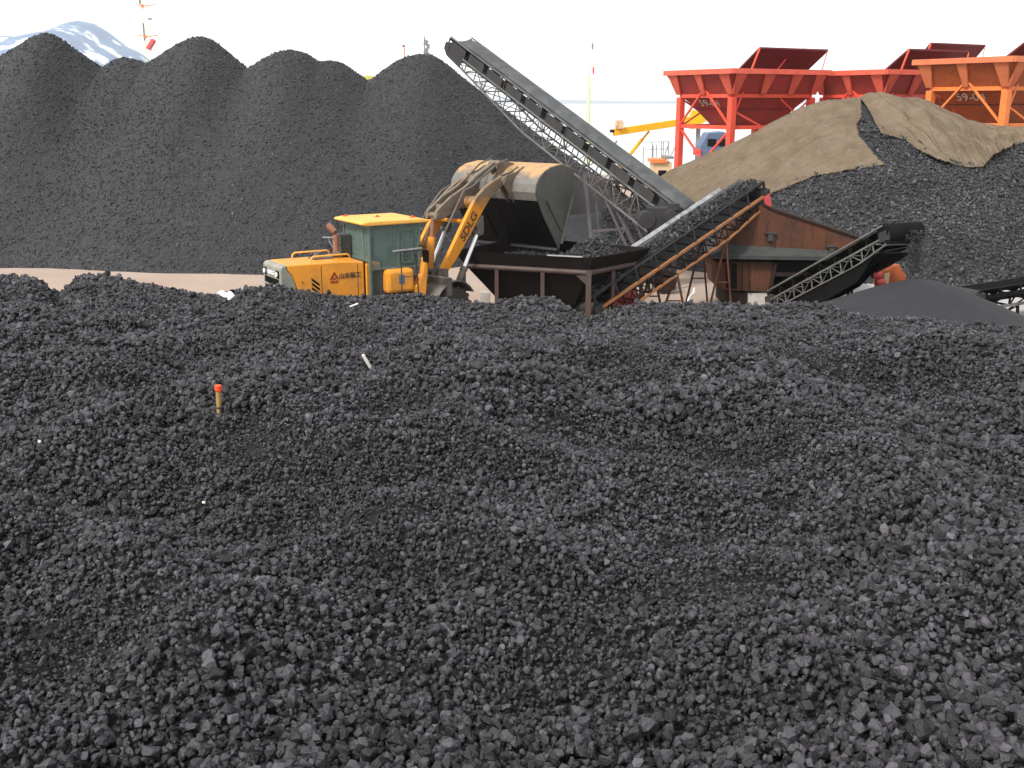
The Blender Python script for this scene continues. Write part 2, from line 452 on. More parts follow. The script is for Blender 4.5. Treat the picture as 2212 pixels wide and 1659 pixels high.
# ================================================================== GROUND, WATER, FAR SHORE
def ground_mat():
    m, t, b = nt('yard_ground')
    c = ramp(t, noise(t, .25, 6, .6), [(.35, (.33, .24, .185)), (.65, (.37, .29, .23))])
    c = mix(t, ramp(t, noise(t, .12, 5, .7), [(.5, (0, 0, 0)), (.68, (1, 1, 1))]), c, (.32, .29, .27))
    c = mix(t, ramp(t, noise(t, 1.3, 6, .75), [(.6, (0, 0, 0)), (.78, (.7, .7, .7))]), c, (.16, .14, .13))
    t.links.new(c, b.inputs['Base Color']); b.inputs['Roughness'].default_value = .95
    bumpn(t, b, noise(t, 12, 6, .7), .3, .02)
    return m
gx = np.concatenate([[-4000, -1500, -500, -200], np.arange(-100, 101, 2.), [200, 500, 1500, 4000]])
gy = np.concatenate([[-400, -100, -30], np.arange(-10, 99, 2.)])
X, Y = np.meshgrid(gx, gy)
g = link(grid_mesh('ground', X, Y, .05 * fbm(X, Y, 9, 3, 5)), 'ground', ground_mat()); tag(g, kind='structure')
X, Y = np.meshgrid(np.arange(10.5, 34, .5), np.arange(23, 38.5, .5))
pm = metal('pale_concrete', (.40,.385,.375), (.28,.27,.26), .9, scale=.8)
tag(link(grid_mesh('pavement', X, Y, .13 + .01*fbm(X, Y, 2, 2, 3)), 'pavement', pm), kind='structure')
def water_mat():
    m, t, b = nt('sea_water')
    b.inputs['Base Color'].default_value = (.30, .36, .38, 1); b.inputs['Roughness'].default_value = .12
    b.inputs['Specular IOR Level'].default_value = .8
    bumpn(t, b, noise(t, .6, 3, .5), .1, .1)
    return m
mb = MB(); mb.add([(-4200, 98, -.6), (4200, 98, -.6), (4200, 4600, -.6), (-4200, 4600, -.6)], [(0, 1, 2, 3)])
tag(mb.build('water', water_mat()), kind='structure')
def hill(name, sil, Yd, depth, mat, seed):
    xs = [at(p, q, Yd) for p, q in sil]
    hx = np.array([v.x for v in xs]); hz = np.array([v.z for v in xs])
    gx = np.linspace(hx[0], hx[-1], 220); gy = np.linspace(-depth, depth, 60)
    X, Y = np.meshgrid(gx, gy)
    Z = np.interp(X, hx, hz); s = 1 - (np.abs(Y) / depth) ** 1.3
    Z = (Z + 1) * s * (1 + .16 * fbm(X, Y, depth * .5, 4, seed) * np.minimum(1, np.abs(Y) / depth * 4)) - 1
    o = link(grid_mesh(name, X, Y + Yd, Z), name, mat); return tag(o, kind='structure')
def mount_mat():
    m, t, b = nt('mountain_hazy_rock')
    c = ramp(t, noise(t, .010, 6, .6), [(.40, (.02, .07, .19)), (.56, (.06, .12, .24)), (.60, (.72, .77, .86))])  # blue of the haze painted into the rock; pale stop is snow
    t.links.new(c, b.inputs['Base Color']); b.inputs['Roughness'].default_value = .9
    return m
hill('mountain', [(-700, 215), (-500, 150), (-300, 95), (-150, 82), (-60, 70), (0, 73), (40, 78), (90, 68), (130, 63), (150, 50), (172, 43), (200, 49), (228, 66), (245, 84), (262, 98), (285, 112), (310, 135), (360, 170), (450, 212)], 3200, 900, mount_mat(), 3)
hill('far_shore', [(-1000, 219), (700, 216), (1000, 215), (1150, 214), (1290, 217), (1400, 219), (1500, 217), (1800, 215), (2300, 217), (2900, 219)], 4200, 300, metal('shore_land', (.22, .24, .25), None, .9, bump=0), 9)
# ================================================================== FAR COAL PILES
def prof(sil, Yc):
    v = [at(p, q, Yc) for p, q in sil]
    return np.array([a.x for a in v]), np.array([a.z for a in v])
SL = [(-700,175),(-560,120),(-470,95),(-400,110),(-300,150),(-220,128),(-150,150),(-60,158),(0,124),(40,100),(70,79),(98,70),(125,79),(170,112),(222,147),(245,129),(270,123),(300,130),(318,138),(350,115),(390,91),(415,81),(435,78),(460,86),(490,109),(535,149),(560,132),(595,113),(627,107),(660,114),(690,133),(705,131),(725,132),(750,142),(775,160),(797,175),(830,150),(860,129),(890,119),(915,116),(940,121),(970,142),(1005,172),(1045,203),(1100,243),(1160,288),(1240,345),(1330,410),(1420,470),(1500,505),(1700,520)]
YL = 54.0
hx, hz = prof(SL, YL)
gxx = np.arange(-62, 20, .1); zc0 = np.interp(gxx, hx, hz)
SIG = [0.05, .6, 1.6, 2.6, 4.0]
def blur(z, s):
    k = np.arange(-int(4*s/.1), int(4*s/.1)+1) * .1; w = np.exp(-k*k/(2*s*s)); w /= w.sum()
    p = len(k)//2
    return np.convolve(np.pad(z, p, mode='edge'), w, 'valid')
ZB = [blur(zc0, s) for s in SIG]
def hL(X, Y):
    dy = np.abs(Y - YL); s = .05 + .20 * dy; sl = np.clip(.60 + .011*(-9.5 - X), .58, .70)
    lv = np.interp(s, SIG, np.arange(len(SIG)))
    l0 = np.clip(np.floor(lv).astype(int), 0, len(SIG)-2); fr = np.clip(lv - l0, 0, 1)
    st = np.stack([np.interp(X, gxx, z) for z in ZB])
    a = np.take_along_axis(st, l0[None], 0)[0]; b = np.take_along_axis(st, l0[None]+1, 0)[0]
    z = a * (1-fr) + b * fr
    z = z - sl * (np.sqrt(dy*dy + .16) - .4)
    return z + (.07 * fbm(X, Y, 2.2, 4, 11) + .25 * fbm(X, Y * .4, 7, 2, 14)) * np.minimum(1, dy / 1.5)
gx = np.arange(-60, 18, .2); gy = np.arange(34.4, 74, .2)
X, Y = np.meshgrid(gx, gy); Z = hL(X, Y)
cxm = (X[:-1, :-1] + X[1:, 1:]) / 2; zmax = np.maximum(Z[:-1, :-1], Z[1:, 1:])
bnds = [-99] + [at(p, 150, YL).x for p in (-60, 222, 318, 535, 692, 797)] + [99]
LBL = [None,
 'tall dark coal pile under the snowy mountain, leftmost peak of the ridge',
 'small low coal peak tucked between the two tallest peaks',
 'highest rounded coal pile just right of the red and white mast',
 'broad coal pile peak in the middle of the dark ridge',
 'low rounded coal shoulder beside the yellow patch in the ridge notch',
 'coal pile behind the raised bucket and under the head of the long conveyor']
heap0 = 0
FINES = [(atz(860, 955, 3.2), .45), (atz(270, 672, 3.1), .7), (atz(560, 1010, 3.2), .3), (atz(1560, 1290, 3.3), .25), (atz(1240, 930, 3.2), .4), (atz(1900, 740, 3.0), .8)]
def lumps_on(fn, name, x0, x1, y0, y1, dens, med, mat, parent, vis=None, dmax=.2, dmin=.03, zo=(-.45, .85)):
    n = int((x1-x0) * (y1-y0) * dens)
    xs = rng.uniform(x0, x1, n); ys = rng.uniform(y0, y1, n)
    zs = fn(xs, ys)
    k = zs > -.02
    if vis is not None: k &= vis(xs, ys, zs)
    xs, ys, zs = xs[k], ys[k], zs[k]; n = len(xs)
    d = np.clip(med * np.exp((.30 if mat.name == 'coal_lump' else .38) * rng.standard_normal(n)), dmin, dmax)
    if mat.name == 'coal_lump' and parent is heap0:
        d = d * (1 + .30 * fbm(xs, ys, 1.3, 2, 101))
        for q, r in FINES: d = d * (1 - .38 * np.exp(-((xs-q.x)**2 + ((ys-q.y)*1.3)**2) / (r*r)))
    return lumps(name, np.stack([xs, ys, zs + d * rng.uniform(zo[0], zo[1], n)], -1), d, mat, parent)
for i in range(7):
    keep = (cxm >= bnds[i]) & (cxm < bnds[i+1]) & (zmax > -.15)
    me = grid_mesh('coal_pile', X, Y, Z, keep)
    o = link(me, 'coal_pile', MT['coalpile'])
    if i == 0: tag(o, 'coal ridge running out past the left edge of the photo', 'coal pile', 'coal piles of the ridge behind the loader')
    else: tag(o, LBL[i], 'coal pile', 'coal piles of the ridge behind the loader')
    a, b = max(bnds[i], -35), min(bnds[i+1], 10)
    if b > a:
        lumps_on(lambda x, y: hL(x, y) - .03, 'coal_lumps', a, b, 36, 55.0, 360, .070, MT['lumpfar'], o, lambda x, y, z: (np.abs(x) < y*.64), .15, .03, (-.3, .35))
def inpoly(px, py, poly):
    c = np.zeros(px.shape, bool); n = len(poly)
    for i in range(n):
        x0, y0 = poly[i]; x1, y1 = poly[(i+1) % n]
        k = ((y0 > py) != (y1 > py)) & (px < (x1-x0) * (py-y0) / (y1-y0+1e-9) + x0)
        c ^= k
    return c
PL = [(1300,300),(1420,375),(1440,430),(1480,478),(1540,480),(1600,452),(1671,418),(1694,408),(1753,382),(1814,371),(1870,362),(1915,355),(1891,333),(1869,306),(1857,293),(1853,268),(1863,256),(1862,226),(1861,120),(1300,120)]
PR = [(1855,120),(1855,226),(1858,250),(1868,259),(1881,275),(1919,294),(1955,301),(1987,326),(2027,345),(2084,361),(2124,361),(2149,336),(2192,313),(2240,300),(2330,290),(2330,120)]
# ---- right pile with netting
SR = [(1200,470),(1330,455),(1380,425),(1450,372),(1480,360),(1510,350),(1560,325),(1640,285),(1700,255),(1740,235),(1770,225),(1850,222),(1900,216),(1950,217),(2000,228),(2060,258),(2110,280),(2160,290),(2212,290),(2300,280),(2450,300),(2600,360),(2800,430)]
YR = 47.0
rx, rz_ = prof(SR, YR)
gxr = np.arange(0, 45, .1); zr0 = np.interp(gxr, rx, rz_); ZR = [blur(zr0, s) for s in SIG]
def hR(X, Y, rough=True):
    dy = np.abs(Y - YR); s = .25 + .16 * dy
    lv = np.interp(s, SIG, np.arange(len(SIG))); l0 = np.clip(np.floor(lv).astype(int), 0, 3); fr = np.clip(lv-l0, 0, 1)
    st = np.stack([np.interp(X, gxr, z) for z in ZR])
    z = np.take_along_axis(st, l0[None], 0)[0]*(1-fr) + np.take_along_axis(st, l0[None]+1, 0)[0]*fr
    z = z - .60 * (np.sqrt(dy*dy + .8) - .894)
    return z + (.06 * fbm(X, Y, 1.6, 4, 21) + .2 * fbm(X, Y, 6, 2, 24)) * np.minimum(1, dy / 1.5)
gx = np.arange(2, 44, .2); gy = np.arange(33, 61, .2)
X, Y = np.meshgrid(gx, gy); Z = hR(X, Y)
zmax = np.maximum(Z[:-1, :-1], Z[1:, 1:])
pileR = link(grid_mesh('coal_pile', X, Y, Z, zmax > -.15), 'coal_pile', MT['coalpile'])
tag(pileR, 'grey coal pile half covered by brown netting in front of the red hoppers', 'coal pile')
lumps_on(hR, "coal_lumps", 4, 29, 34.5, 47.5, 450, .072, MT['lumpR'], pileR, lambda x, y, z: (x < y*.64) & ~(inpoly(proj(x, y, z)[0], proj(x, y, z)[1]+4, PL) | inpoly(proj(x, y, z)[0], proj(x, y, z)[1]+4, PR)))
# ---- brown netting
def ridge(X, Y, pts, amp, w):
    d2 = np.full(X.shape, 1e9)
    for p, q in zip(pts[:-1], pts[1:]):
        ux, uy = q.x-p.x, q.y-p.y; tt = np.clip(((X-p.x)*ux + (Y-p.y)*uy) / (ux*ux+uy*uy), 0, 1)
        d2 = np.minimum(d2, (X-p.x-tt*ux)**2 + (Y-p.y-tt*uy)**2)
    return amp * np.exp(-(np.sqrt(d2 + .02) / w) ** 1.7)
def hitR(px, py):
    a_, b_ = (px-CX)/F, (CY-py)/F
    for k in range(260):
        Y_ = 37.5 + k*.05; t = Y_/(CT+b_*ST); x = a_*t; z = H + (-ST+b_*CT)*t
        if z <= float(hR(np.array([[x]]), np.array([[Y_]]))[0, 0]) + .12: break
    return Vector((x, Y_, z))
CREASES = [([(1858,262),(1760,325),(1660,385),(1560,448)], -.10, .10), ([(1850,290),(1780,345),(1700,392)], .10, .13), ([(1730,275),(1650,325),(1570,372)], -.09, .12), ([(1862,246),(1800,262),(1700,330)], .10, .18), ([(1640,330),(1560,375),(1480,420)], .08, .15), ([(1895,330),(1830,352),(1760,372)], -.08, .12),
  ([(1960,245),(1972,275),(1990,300),(2040,338),(2100,352)], -.16, .16), ([(1990,250),(2010,285),(2060,320),(2130,338),(2180,325)], .18, .2), ([(2010,240),(2045,285),(2110,305),(2200,300)], -.15, .17), ([(2040,250),(2080,284),(2150,296),(2230,293)], .14, .18), ([(1905,250),(1925,285),(1950,300)], -.08, .14), ([(1940,232),(1955,262)], .08, .15)]
def tarp(poly, x0, x1, name, label, ang, seed, xb, FA):
    gx = np.arange(x0, x1, .055); gy = np.arange(39, 50.5, .055)
    X, Y = np.meshgrid(gx, gy)
    base = hR(X, Y); al0 = (X - x0) * .35 if FA > .19 else 0 * X
    c, s = math.cos(ang), math.sin(ang)
    wx = .45 * fbm(X, Y, 3.0, 2, seed + 5) + .05*al0*al0; 
    al = X * c + Y * s; pe = -X * s + Y * c + wx
    f1 = 1 - np.abs(vnoise(al * .16, pe * 1.3, seed)) * 2
    f2 = 1 - np.abs(vnoise(al * .35, pe * 3.0, seed + 1)) * 2
    f3 = vnoise(al * 1.1, pe * 2.2, seed + 2)
    Z = base + .17 + FA * (np.clip(f1, 0, 1) ** 2 - .3) + .5 * FA * (np.clip(f2, 0, 1) ** 1.5 - .3) + .03 * f3
    for l, a_, w_ in CREASES:
        if (l[0][0] < 1863) == (FA < .19): Z = Z + ridge(X, Y, [hitR(*q) for q in l], a_*2.0, w_*.9)
    px, py = proj(X, Y, Z)
    ok = inpoly(px, py, poly) | ((Y > YR - .6) & (X > xb[0]) & (X < xb[1]) & (Y < 49.5) )
    k = ok[:-1, :-1] & ok[1:, 1:] & ok[:-1, 1:] & ok[1:, :-1]
    k &= (base[:-1, :-1] > .02)
    me = grid_mesh(name, X, Y, Z, k)
    o = link(me, name, MTL if FA < .19 else MTRR)
    sd = o.modifiers.new('thick', 'SOLIDIFY'); sd.thickness = .03; sd.offset = -1
    return tag(o, label, 'net', 'brown nets over the right coal pile')
def tarp_mat(ang):
    m, t, b = nt('brown_netting')
    c = ramp(t, noise(t, .9, 5, .6), [(.35, (.140, .104, .070)), (.6, (.185, .142, .100)), (.75, (.13, .106, .077))])
    c = mix(t, ramp(t, noise(t, 5, 4, .7), [(.5, (0, 0, 0)), (.8, (.6, .6, .6))]), c, (.105, .078, .052))
    w = t.nodes.new('ShaderNodeTexWave'); w.inputs['Scale'].default_value = 18; w.inputs['Distortion'].default_value = 1.5
    tc = t.nodes.new('ShaderNodeTexCoord'); t.links.new(tc.outputs['Object'], w.inputs[0])
    t.links.new(c, b.inputs['Base Color']); b.inputs['Roughness'].default_value = .95; b.inputs['Specular IOR Level'].default_value = .1
    rt = t.nodes.new('ShaderNodeMapping'); rt.inputs['Rotation'].default_value = (0, 0, -ang)
    sc = t.nodes.new('ShaderNodeMapping'); sc.inputs['Scale'].default_value = (.5, 4.5, 1.2)
    t.links.new(tc.outputs['Object'], rt.inputs[0]); t.links.new(rt.outputs[0], sc.inputs[0])
    nn = N(t, 'ShaderNodeTexNoise'); nn.inputs['Scale'].default_value = 1.0; nn.inputs['Detail'].default_value = 5; nn.inputs['Roughness'].default_value = .6
    t.links.new(sc.outputs[0], nn.inputs['Vector'])
    bumpn(t, b, nn.outputs['Fac'], 1.0, .28)
    return m
MTL = tarp_mat(math.atan2(1.3, 6.2)); MTRR = tarp_mat(math.atan2(-4, 2.4))
x858 = at(1857, 225, YR).x
tarp(PL, 5, 16.5, 'pile_net', 'brown net stretched over the left slope of the pile beside the two conveyors', math.atan2(1.3, 6.2), 41, (7.2, x858), .18)
tarp(PR, 15.2, 25.5, 'pile_net', 'rumpled brown net sagging in deep folds below the orange hopper', math.atan2(-4, 2.4), 51, (x858, 25), .20)
# ================================================================== FOREGROUND HEAP
SC = [(-500,640),(-300,605),(-150,612),(-60,596),(0,597),(60,600),(92,612),(112,634),(128,642),(146,622),(165,604),(190,598),(240,601),(290,612),(340,622),(400,632),(440,640),(500,631),(540,621),(600,617),(640,624),(690,636),(760,641),(850,641),(900,640),(960,650),(1010,657),(1060,662),(1100,653),(1150,648),(1200,652),(1228,668),(1262,692),(1300,684),(1340,668),(1400,660),(1480,662),(1560,657),(1640,662),(1700,657),(1760,660),(1800,668),(1840,682),(1900,691),(1950,689),(2000,693),(2080,701),(2140,709),(2212,718),(2350,722),(2500,700),(2700,720)]
YC = 20.0
cx_, cz_ = prof(SC, YC); cz_ = cz_ - .05
BUMPS = []
for px, py, amp, sx, sy in [(860,960,-.12,.5,.3),(215,700,.12,1.0,.8),(1700,760,.2,2.2,.8),(1000,770,.14,2,.7),(560,700,.18,1.2,1.0),(1240,740,.06,1,.6),(470,800,-.12,1.2,.6),(1300,1000,-.12,.9,.5),(700,1090,-.12,.8,.4),(1100,1250,.08,.7,.5)]:
    p = atz(px, py, 3.2); BUMPS.append((p.x, p.y, amp, sx, sy))
RIDGES = [([(200,960),(340,880),(470,905),(620,935),(760,1010)], .30, .50), ([(650,878),(800,880),(930,930),(1040,1020)], .27, .42),
          ([(1020,895),(1250,855),(1500,800),(1650,850),(1800,930),(1940,1080),(2080,1300)], .28, .66), ([(-40,1170),(160,1190),(330,1320),(440,1520)], .20, .34),
          ([(60,1040),(300,1075),(480,1180)], -.22, .42), ([(1880,800),(2050,880),(2200,1010)], -.22, .7), ([(1120,960),(1400,930),(1620,1000),(1750,1150)], -.16, .40)]
RIDGES = [([atz(x, y, 3.25) for x, y in l], a_, w_) for l, a_, w_ in RIDGES]
def hF(X, Y):
    Ys = np.maximum(Y, 3.)
    u = X * YC / np.clip(Ys, 14, 26)
    cr = np.interp(u, cx_, cz_)
    crs = (cr*2 + np.interp(u-.1, cx_, cz_) + np.interp(u+.1, cx_, cz_)) / 4
    near = np.interp(Y, [-6, 0, 4, 7, 10, 14, 17, 20], [4.2, 3.9, 3.52, 3.36, 3.28, 3.18, 3.05, 2.75])
    near = near + .03 * X * np.clip((12 - Y) / 8, 0, 1) * 0
    w = np.clip((Y - 13.5) / 6.3, 0, 1); w = w*w*(3-2*w)
    z = near * (1-w) + crs * w
    d = np.maximum(Y - YC, 0)
    z = z - .62 * (np.sqrt(d*d + .36) - .6)
    for bx_, by_, a, sx, sy in BUMPS:
        z = z + 1.2 * a * np.exp(-((X-bx_)/sx)**2 - ((Y-by_)/sy)**2)
    for l, a_, w_ in RIDGES: z = z + ridge(X, Y, l, a_, w_)
    am = np.clip((19.5 - Y) / 4, .15, 1)
    z = z + am * (.17 * fbm(X, Y, 2.4, 2, 61) + .11 * fbm(X, Y, .8, 3, 63)) + .02 * fbm(X, Y, .25, 2, 66)
    return z
gx = np.arange(-19, 19, .09); gy = np.arange(-5, 26.5, .09)
X, Y = np.meshgrid(gx, gy)
Z = hF(X, Y)
heap = link(grid_mesh('coal_heap', X, Y, Z - .02, np.maximum(Z[:-1, :-1], Z[1:, 1:]) > -.1), 'coal_heap', MT['coalbase'])
tag(heap, 'wide uneven heap of loose black coal lumps filling the whole foreground', 'coal heap')
heap0 = heap
def vF(x, y, z): return np.abs(x) < y * .58 + 3.3
NL = LUMPD
lumps_on(hF, "coal_lumps", -9.5, 9.5, 2.4, 9.5, 1350*NL, .0385, MT['lump'], heap, vF, .085, .018)
lumps_on(hF, 'coal_lumps', -13, 13, 9.5, 16, 900*NL, .048, MT['lump'], heap, vF, .10, .026)
lumps_on(hF, "coal_lumps", -17, 17, 16, 24.5, 640*NL, .056, MT['lump'], heap, vF, .14, .03)
lumps_on(hF, 'coal_lumps', -8, 8, 3.2, 15, 2*NL, .085, MT['lump'], heap, vF, .12, .07)
# ---- fine pile under the discharge conveyor
FP = at(1988, 598, 26.2)
def hP(X, Y):
    r = np.sqrt((X-FP.x)**2*.8 + (Y-FP.y)**2*1.1)
    return FP.z + .2 - .50 * (np.sqrt(r*r + .35) - .1) + .03 * fbm(X, Y, .8, 3, 71)
gx = np.arange(FP.x-6, FP.x+6.5, .08); gy = np.arange(FP.y-5.5, FP.y+5.5, .08)
X, Y = np.meshgrid(gx, gy); Z = hP(X, Y)
o = link(grid_mesh('fine_coal_pile', X, Y, Z, np.maximum(Z[:-1, :-1], Z[1:, 1:]) > -.1), 'fine_coal_pile', MT['coalfine'])
tag(o, 'smooth low cone of fine coal below the short discharge conveyor', 'coal pile')
# ================================================================== TEXT
def text(body, size, M, mat, parent, name='lettering', depth=.004, bold=0.0, sx=1.0):
    cu = bpy.data.curves.new('txt', 'FONT'); cu.body = body; cu.size = size; cu.extrude = depth; cu.offset = bold
    cu.align_x = 'CENTER'; cu.align_y = 'CENTER'
    ob = bpy.data.objects.new('txt', cu); col.objects.link(ob)
    dg = bpy.context.evaluated_depsgraph_get(); dg.update()
    me = bpy.data.meshes.new_from_object(ob.evaluated_get(dg))
    bpy.data.objects.remove(ob); bpy.data.curves.remove(cu)
    me.transform(M @ Matrix.Diagonal((sx, 1, 1, 1)))
    me.name = name
    return link(me, name, mat, parent)
def basis(origin, x, y):                 # matrix whose text runs along x, up along y
    x = Vector(x).normalized(); z = x.cross(Vector(y)).normalized(); y = z.cross(x)
    m = Matrix((x, y, z)).transposed().to_4x4(); m.translation = Vector(origin); return m
# ================================================================== WHEEL LOADER
O = Vector((-3.40, 28.2, 0)); A1 = R(33); A2 = R(52)
ld = thing('wheel_loader', 'yellow wheel loader with raised bucket tipping coal into the feed hopper', 'wheel loader', O, A1)
MS = Matrix.Translation((-.97, 0, 0)) @ Matrix.Diagonal((1.07, 1, 1, 1)) @ Matrix.Translation((.97, 0, 0))
b = MB(MS)
b.prism([(-2.72,1.15),(-.97,1.15),(-.97,2.36),(-1.6,2.42),(-2.95,2.43),(-2.95,2.30),(-2.82,2.12),(-2.72,1.8)], -.62, .62)
hood = b.build('hood', MT['yellow'], ld, bevel=.035)
b = MB(MS); b.prism([(-3.12,1.1),(-2.725,1.1),(-2.725,1.8),(-2.825,2.12),(-2.955,2.30),(-2.955,2.435),(-3.06,2.42),(-3.12,2.36)], -.625, .625)
cowl = b.build('rear_cowl', MT['grey'], ld, bevel=.03)
b = MB(MS); b.bx(-3.13, -3.10, -.47, .50, 1.90, 2.06); b.bx(-3.13, -3.10, -.1, .50, 1.66, 1.84); b.bx(-3.13, -3.10, -.47, -.14, 1.66, 1.84)
for k in range(3): b.bx(-3.145, -3.125, -.47, .5, 1.93+k*.045, 1.938+k*.045)
b.build('grille', MT['black'], ld)
b = MB(MS); b.bx(-3.135, -3.11, -.33, .33, 2.13, 2.25); pl = b.build('name_plate', MT['pale'], ld)
text('SDLG', .13, MS @ basis((-3.142, 0, 2.19), (0, -1, 0), (0, 0, 1)), MT['white'], pl, bold=.004, sx=1.3)
for y in (-.43, .43):
    b = MB(MS); b.bx(-3.15, -3.1, y-.085, y+.085, 2.1, 2.28); hl = b.build('light_housing', MT['black'], ld, bevel=.01)
    b = MB(MS); b.tube((-3.175, y, 2.19), (-3.14, y, 2.19), .062, n=16); b.build('headlight', MT['lamp'], hl)
b = MB(MS)
for k in range(5):
    z = 2.06 - k * .115
    x0, x1 = -2.36, -2.16
    z0 = z; z1 = z - .17
    b.add([(x0, -.628, z0), (x0, -.628, z0-.065), (x1, -.628, z1-.065), (x1, -.628, z1)], [(0, 1, 2, 3)])
b.build('hazard_stripes', MT['black'], ld)
b = MB(MS); b.bx(-2.108, -2.098, -.626, -.6, 1.16, 2.34); b.bx(-.985, -.955, -.63, .6, 1.16, 2.37); b.bx(-1.16,-1.152,-.626,-.6,1.2,2.3)
b.bx(-2.6,-2.57,-.63,-.6,1.95,1.98)
b.build('panel_seam', MT['black'], ld)
# logo mark and lettering on the side
b = MB(MS)
cxl, czl = -1.78, 2.04
b.add([(cxl-.12,-.63,czl-.08),(cxl-.055,-.63,czl-.08),(cxl+.03,-.63,czl+.10),(cxl-.0,-.63,czl+.12)], [(0,1,2,3)])
b.add([(cxl+.0,-.63,czl+.12),(cxl+.03,-.63,czl+.10),(cxl+.13,-.63,czl-.08),(cxl+.075,-.63,czl-.08),(cxl+.02,-.63,czl+.03)], [(0,1,2,3,4)])
b.add([(cxl-.03,-.63,czl-.08),(cxl+.05,-.63,czl-.08),(cxl+.03,-.63,czl-.03),(cxl-.01,-.63,czl-.03)], [(0,1,2,3)])
b.build('emblem', MT['logo'], ld)
text('SDLG', .085, MS @ basis((cxl, -.628, czl-.14), (1, 0, 0), (0, 0, 1)), MT['logo'], ld, bold=.003)
text('山东临工', .155, MS @ basis((-1.36, -.628, 2.03), (1, 0, 0), (0, 0, 1)), MT['letter'], ld, bold=.003, sx=.95)
# chassis, side tanks, platform
b = MB(); b.bx(-2.9, .2, -.45, .45, .55, 1.2); b.bx(-.3, .75, -.25, .25, .55, 1.35); b.build('chassis', MT['frame'], ld, bevel=.03)
b = MB(); b.bx(-.95, -.5, -.66, .66, 1.25, 2.30); b.build('side_panel', MT['yellow'], ld, bevel=.03)
b = MB(); b.bx(-.50, .30, -1.02, -.56, 1.50, 2.13); tk = b.build('hydraulic_tank', MT['yellow'], ld, bevel=.09)
b = MB(); b.add([(-.17,-1.027,1.74),(.0,-1.027,1.74),(.0,-1.027,1.98),(-.17,-1.027,1.98)], [(0,1,2,3)]); b.build('sticker', MT['blue'], tk)
b = MB(); b.bx(-.50, .30, .56, 1.02, 1.50, 2.13); b.build('battery_box', MT['yellow'], ld, bevel=.09)
b = MB(); b.bx(-1.0, .45, -1.18, 1.18, 1.40, 1.47); b.bx(-.95, -.5, -1.1, -.66, 1.2, 1.41); b.build('platform', MT['ledge'], ld, bevel=.01)
b = MB()
b.prism([(.30,1.2),(.62,1.2),(.66,1.5),(.72,2.0),(.70,2.36),(.62,2.36),(.56,1.95),(.42,1.72),(.30,1.62)], -1.0, -.66)
b.prism([(.30,1.2),(.62,1.2),(.66,1.5),(.72,2.0),(.70,2.36),(.62,2.36),(.56,1.95),(.42,1.72),(.30,1.62)], .66, 1.0)
b.build('fender', MT['yellow'], ld, bevel=.03)
# exhaust, hand rails, pre-cleaner
b = MB(); b.path([(-1.35, .28, 2.38), (-1.35, .28, 2.98), (-1.37, .30, 3.08), (-1.45, .36, 3.18), (-1.52, .42, 3.22)], [.085, .085, .085, .09, .095], 14)
b.tube((-1.35, .28, 2.38), (-1.35, .28, 2.6), .10, n=14)
b.build('exhaust_pipe', MT['tex'], ld, smooth=True)
for (y, x0, x1) in ((.5, -2.42, -1.42), (-.45, -2.30, -1.27)):
    b = MB(MS); b.path([(x0, y, 2.40), (x0+.02, y, 2.53), (x0+.08, y, 2.57), (x1-.08, y, 2.57), (x1-.02, y, 2.53), (x1, y, 2.40)], .022, 8)
    b.build('hand_rail', MT['cream'], ld, smooth=True)
b = MB(); b.tube((-1.95, .12, 2.42), (-1.95, .12, 2.6), .11, n=14); b.bx(-2.15, -1.6, -.1, .3, 2.41, 2.47); b.tube((-1.7, .2, 2.45), (-1.3, .2, 2.5), .06)
b.build('air_cleaner', MT['frame'], ld, smooth=True)
b = MB(); b.path([(-1.15, .6, 2.38), (-1.3, .85, 2.75), (-1.3, .85, 2.86)], .014, 6); b.bar((-1.45, .95, 2.86), (-1.2, .8, 2.86), .03)
b.build('antenna_bracket', MT['pale'], ld)
# cab
cb = MB()
P = {}
x0, x1, yw, z0, z1 = -.87, .58, .78, 1.47, 3.30
for (x, y) in ((x0, -yw), (x0, yw), (x1, -yw), (x1, yw)): cb.bx(x-.035, x+.035, y-.035, y+.035, z0, z1)
for y in (-yw, yw):
    cb.bx(-.07, -.01, y-.03, y+.03, z0, z1); cb.bx(.40, .44, y-.03, y+.03, 2.0, z1)
    cb.bx(x0, x1, y-.03, y+.03, z1-.08, z1); cb.bx(x0, x1, y-.03, y+.03, 2.12, 2.17)
for x in (x0, x1): cb.bx(x-.03, x+.03, -yw, yw, z1-.08, z1); cb.bx(x-.03, x+.03, -yw, yw, 2.33, 2.40)
cb.bx(x0-.03, x0+.03, -.46, -.40, 2.4, z1)
cab = cb.build('cab_frame', MT['greencab'], ld, bevel=.012)
for nm, q in (('rear_window', [(x0, -yw, 2.40), (x0, yw, 2.40), (x0, yw, z1-.08), (x0, -yw, z1-.08)]),
              ('windscreen', [(x1, -yw, 2.0), (x1, yw, 2.0), (x1, yw, z1-.08), (x1, -yw, z1-.08)]),
              ('side_window', [(x0, -yw, 2.17), (-.07, -yw, 2.17), (-.07, -yw, z1-.08), (x0, -yw, z1-.08)]),
              ('side_window', [(x0, yw, 2.17), (-.07, yw, 2.17), (-.07, yw, z1-.08), (x0, yw, z1-.08)]),
              ('door_glass', [(-.01, -yw, 1.9), (x1, -yw, 1.9), (x1, -yw, z1-.08), (-.01, -yw, z1-.08)]),
              ('door_glass', [(-.01, yw, 1.9), (x1, yw, 1.9), (x1, yw, z1-.08), (-.01, yw, z1-.08)])):
    c = sum((Vector(v) for v in q), Vector()) / 4
    b = MB(); v = [Vector(p) for p in q]; nrm = (v[1]-v[0]).cross(v[2]-v[0]).normalized() * .004
    b.frustum([p - nrm for p in v], [p + nrm for p in v]); b.build(nm, MT['glass'], cab)
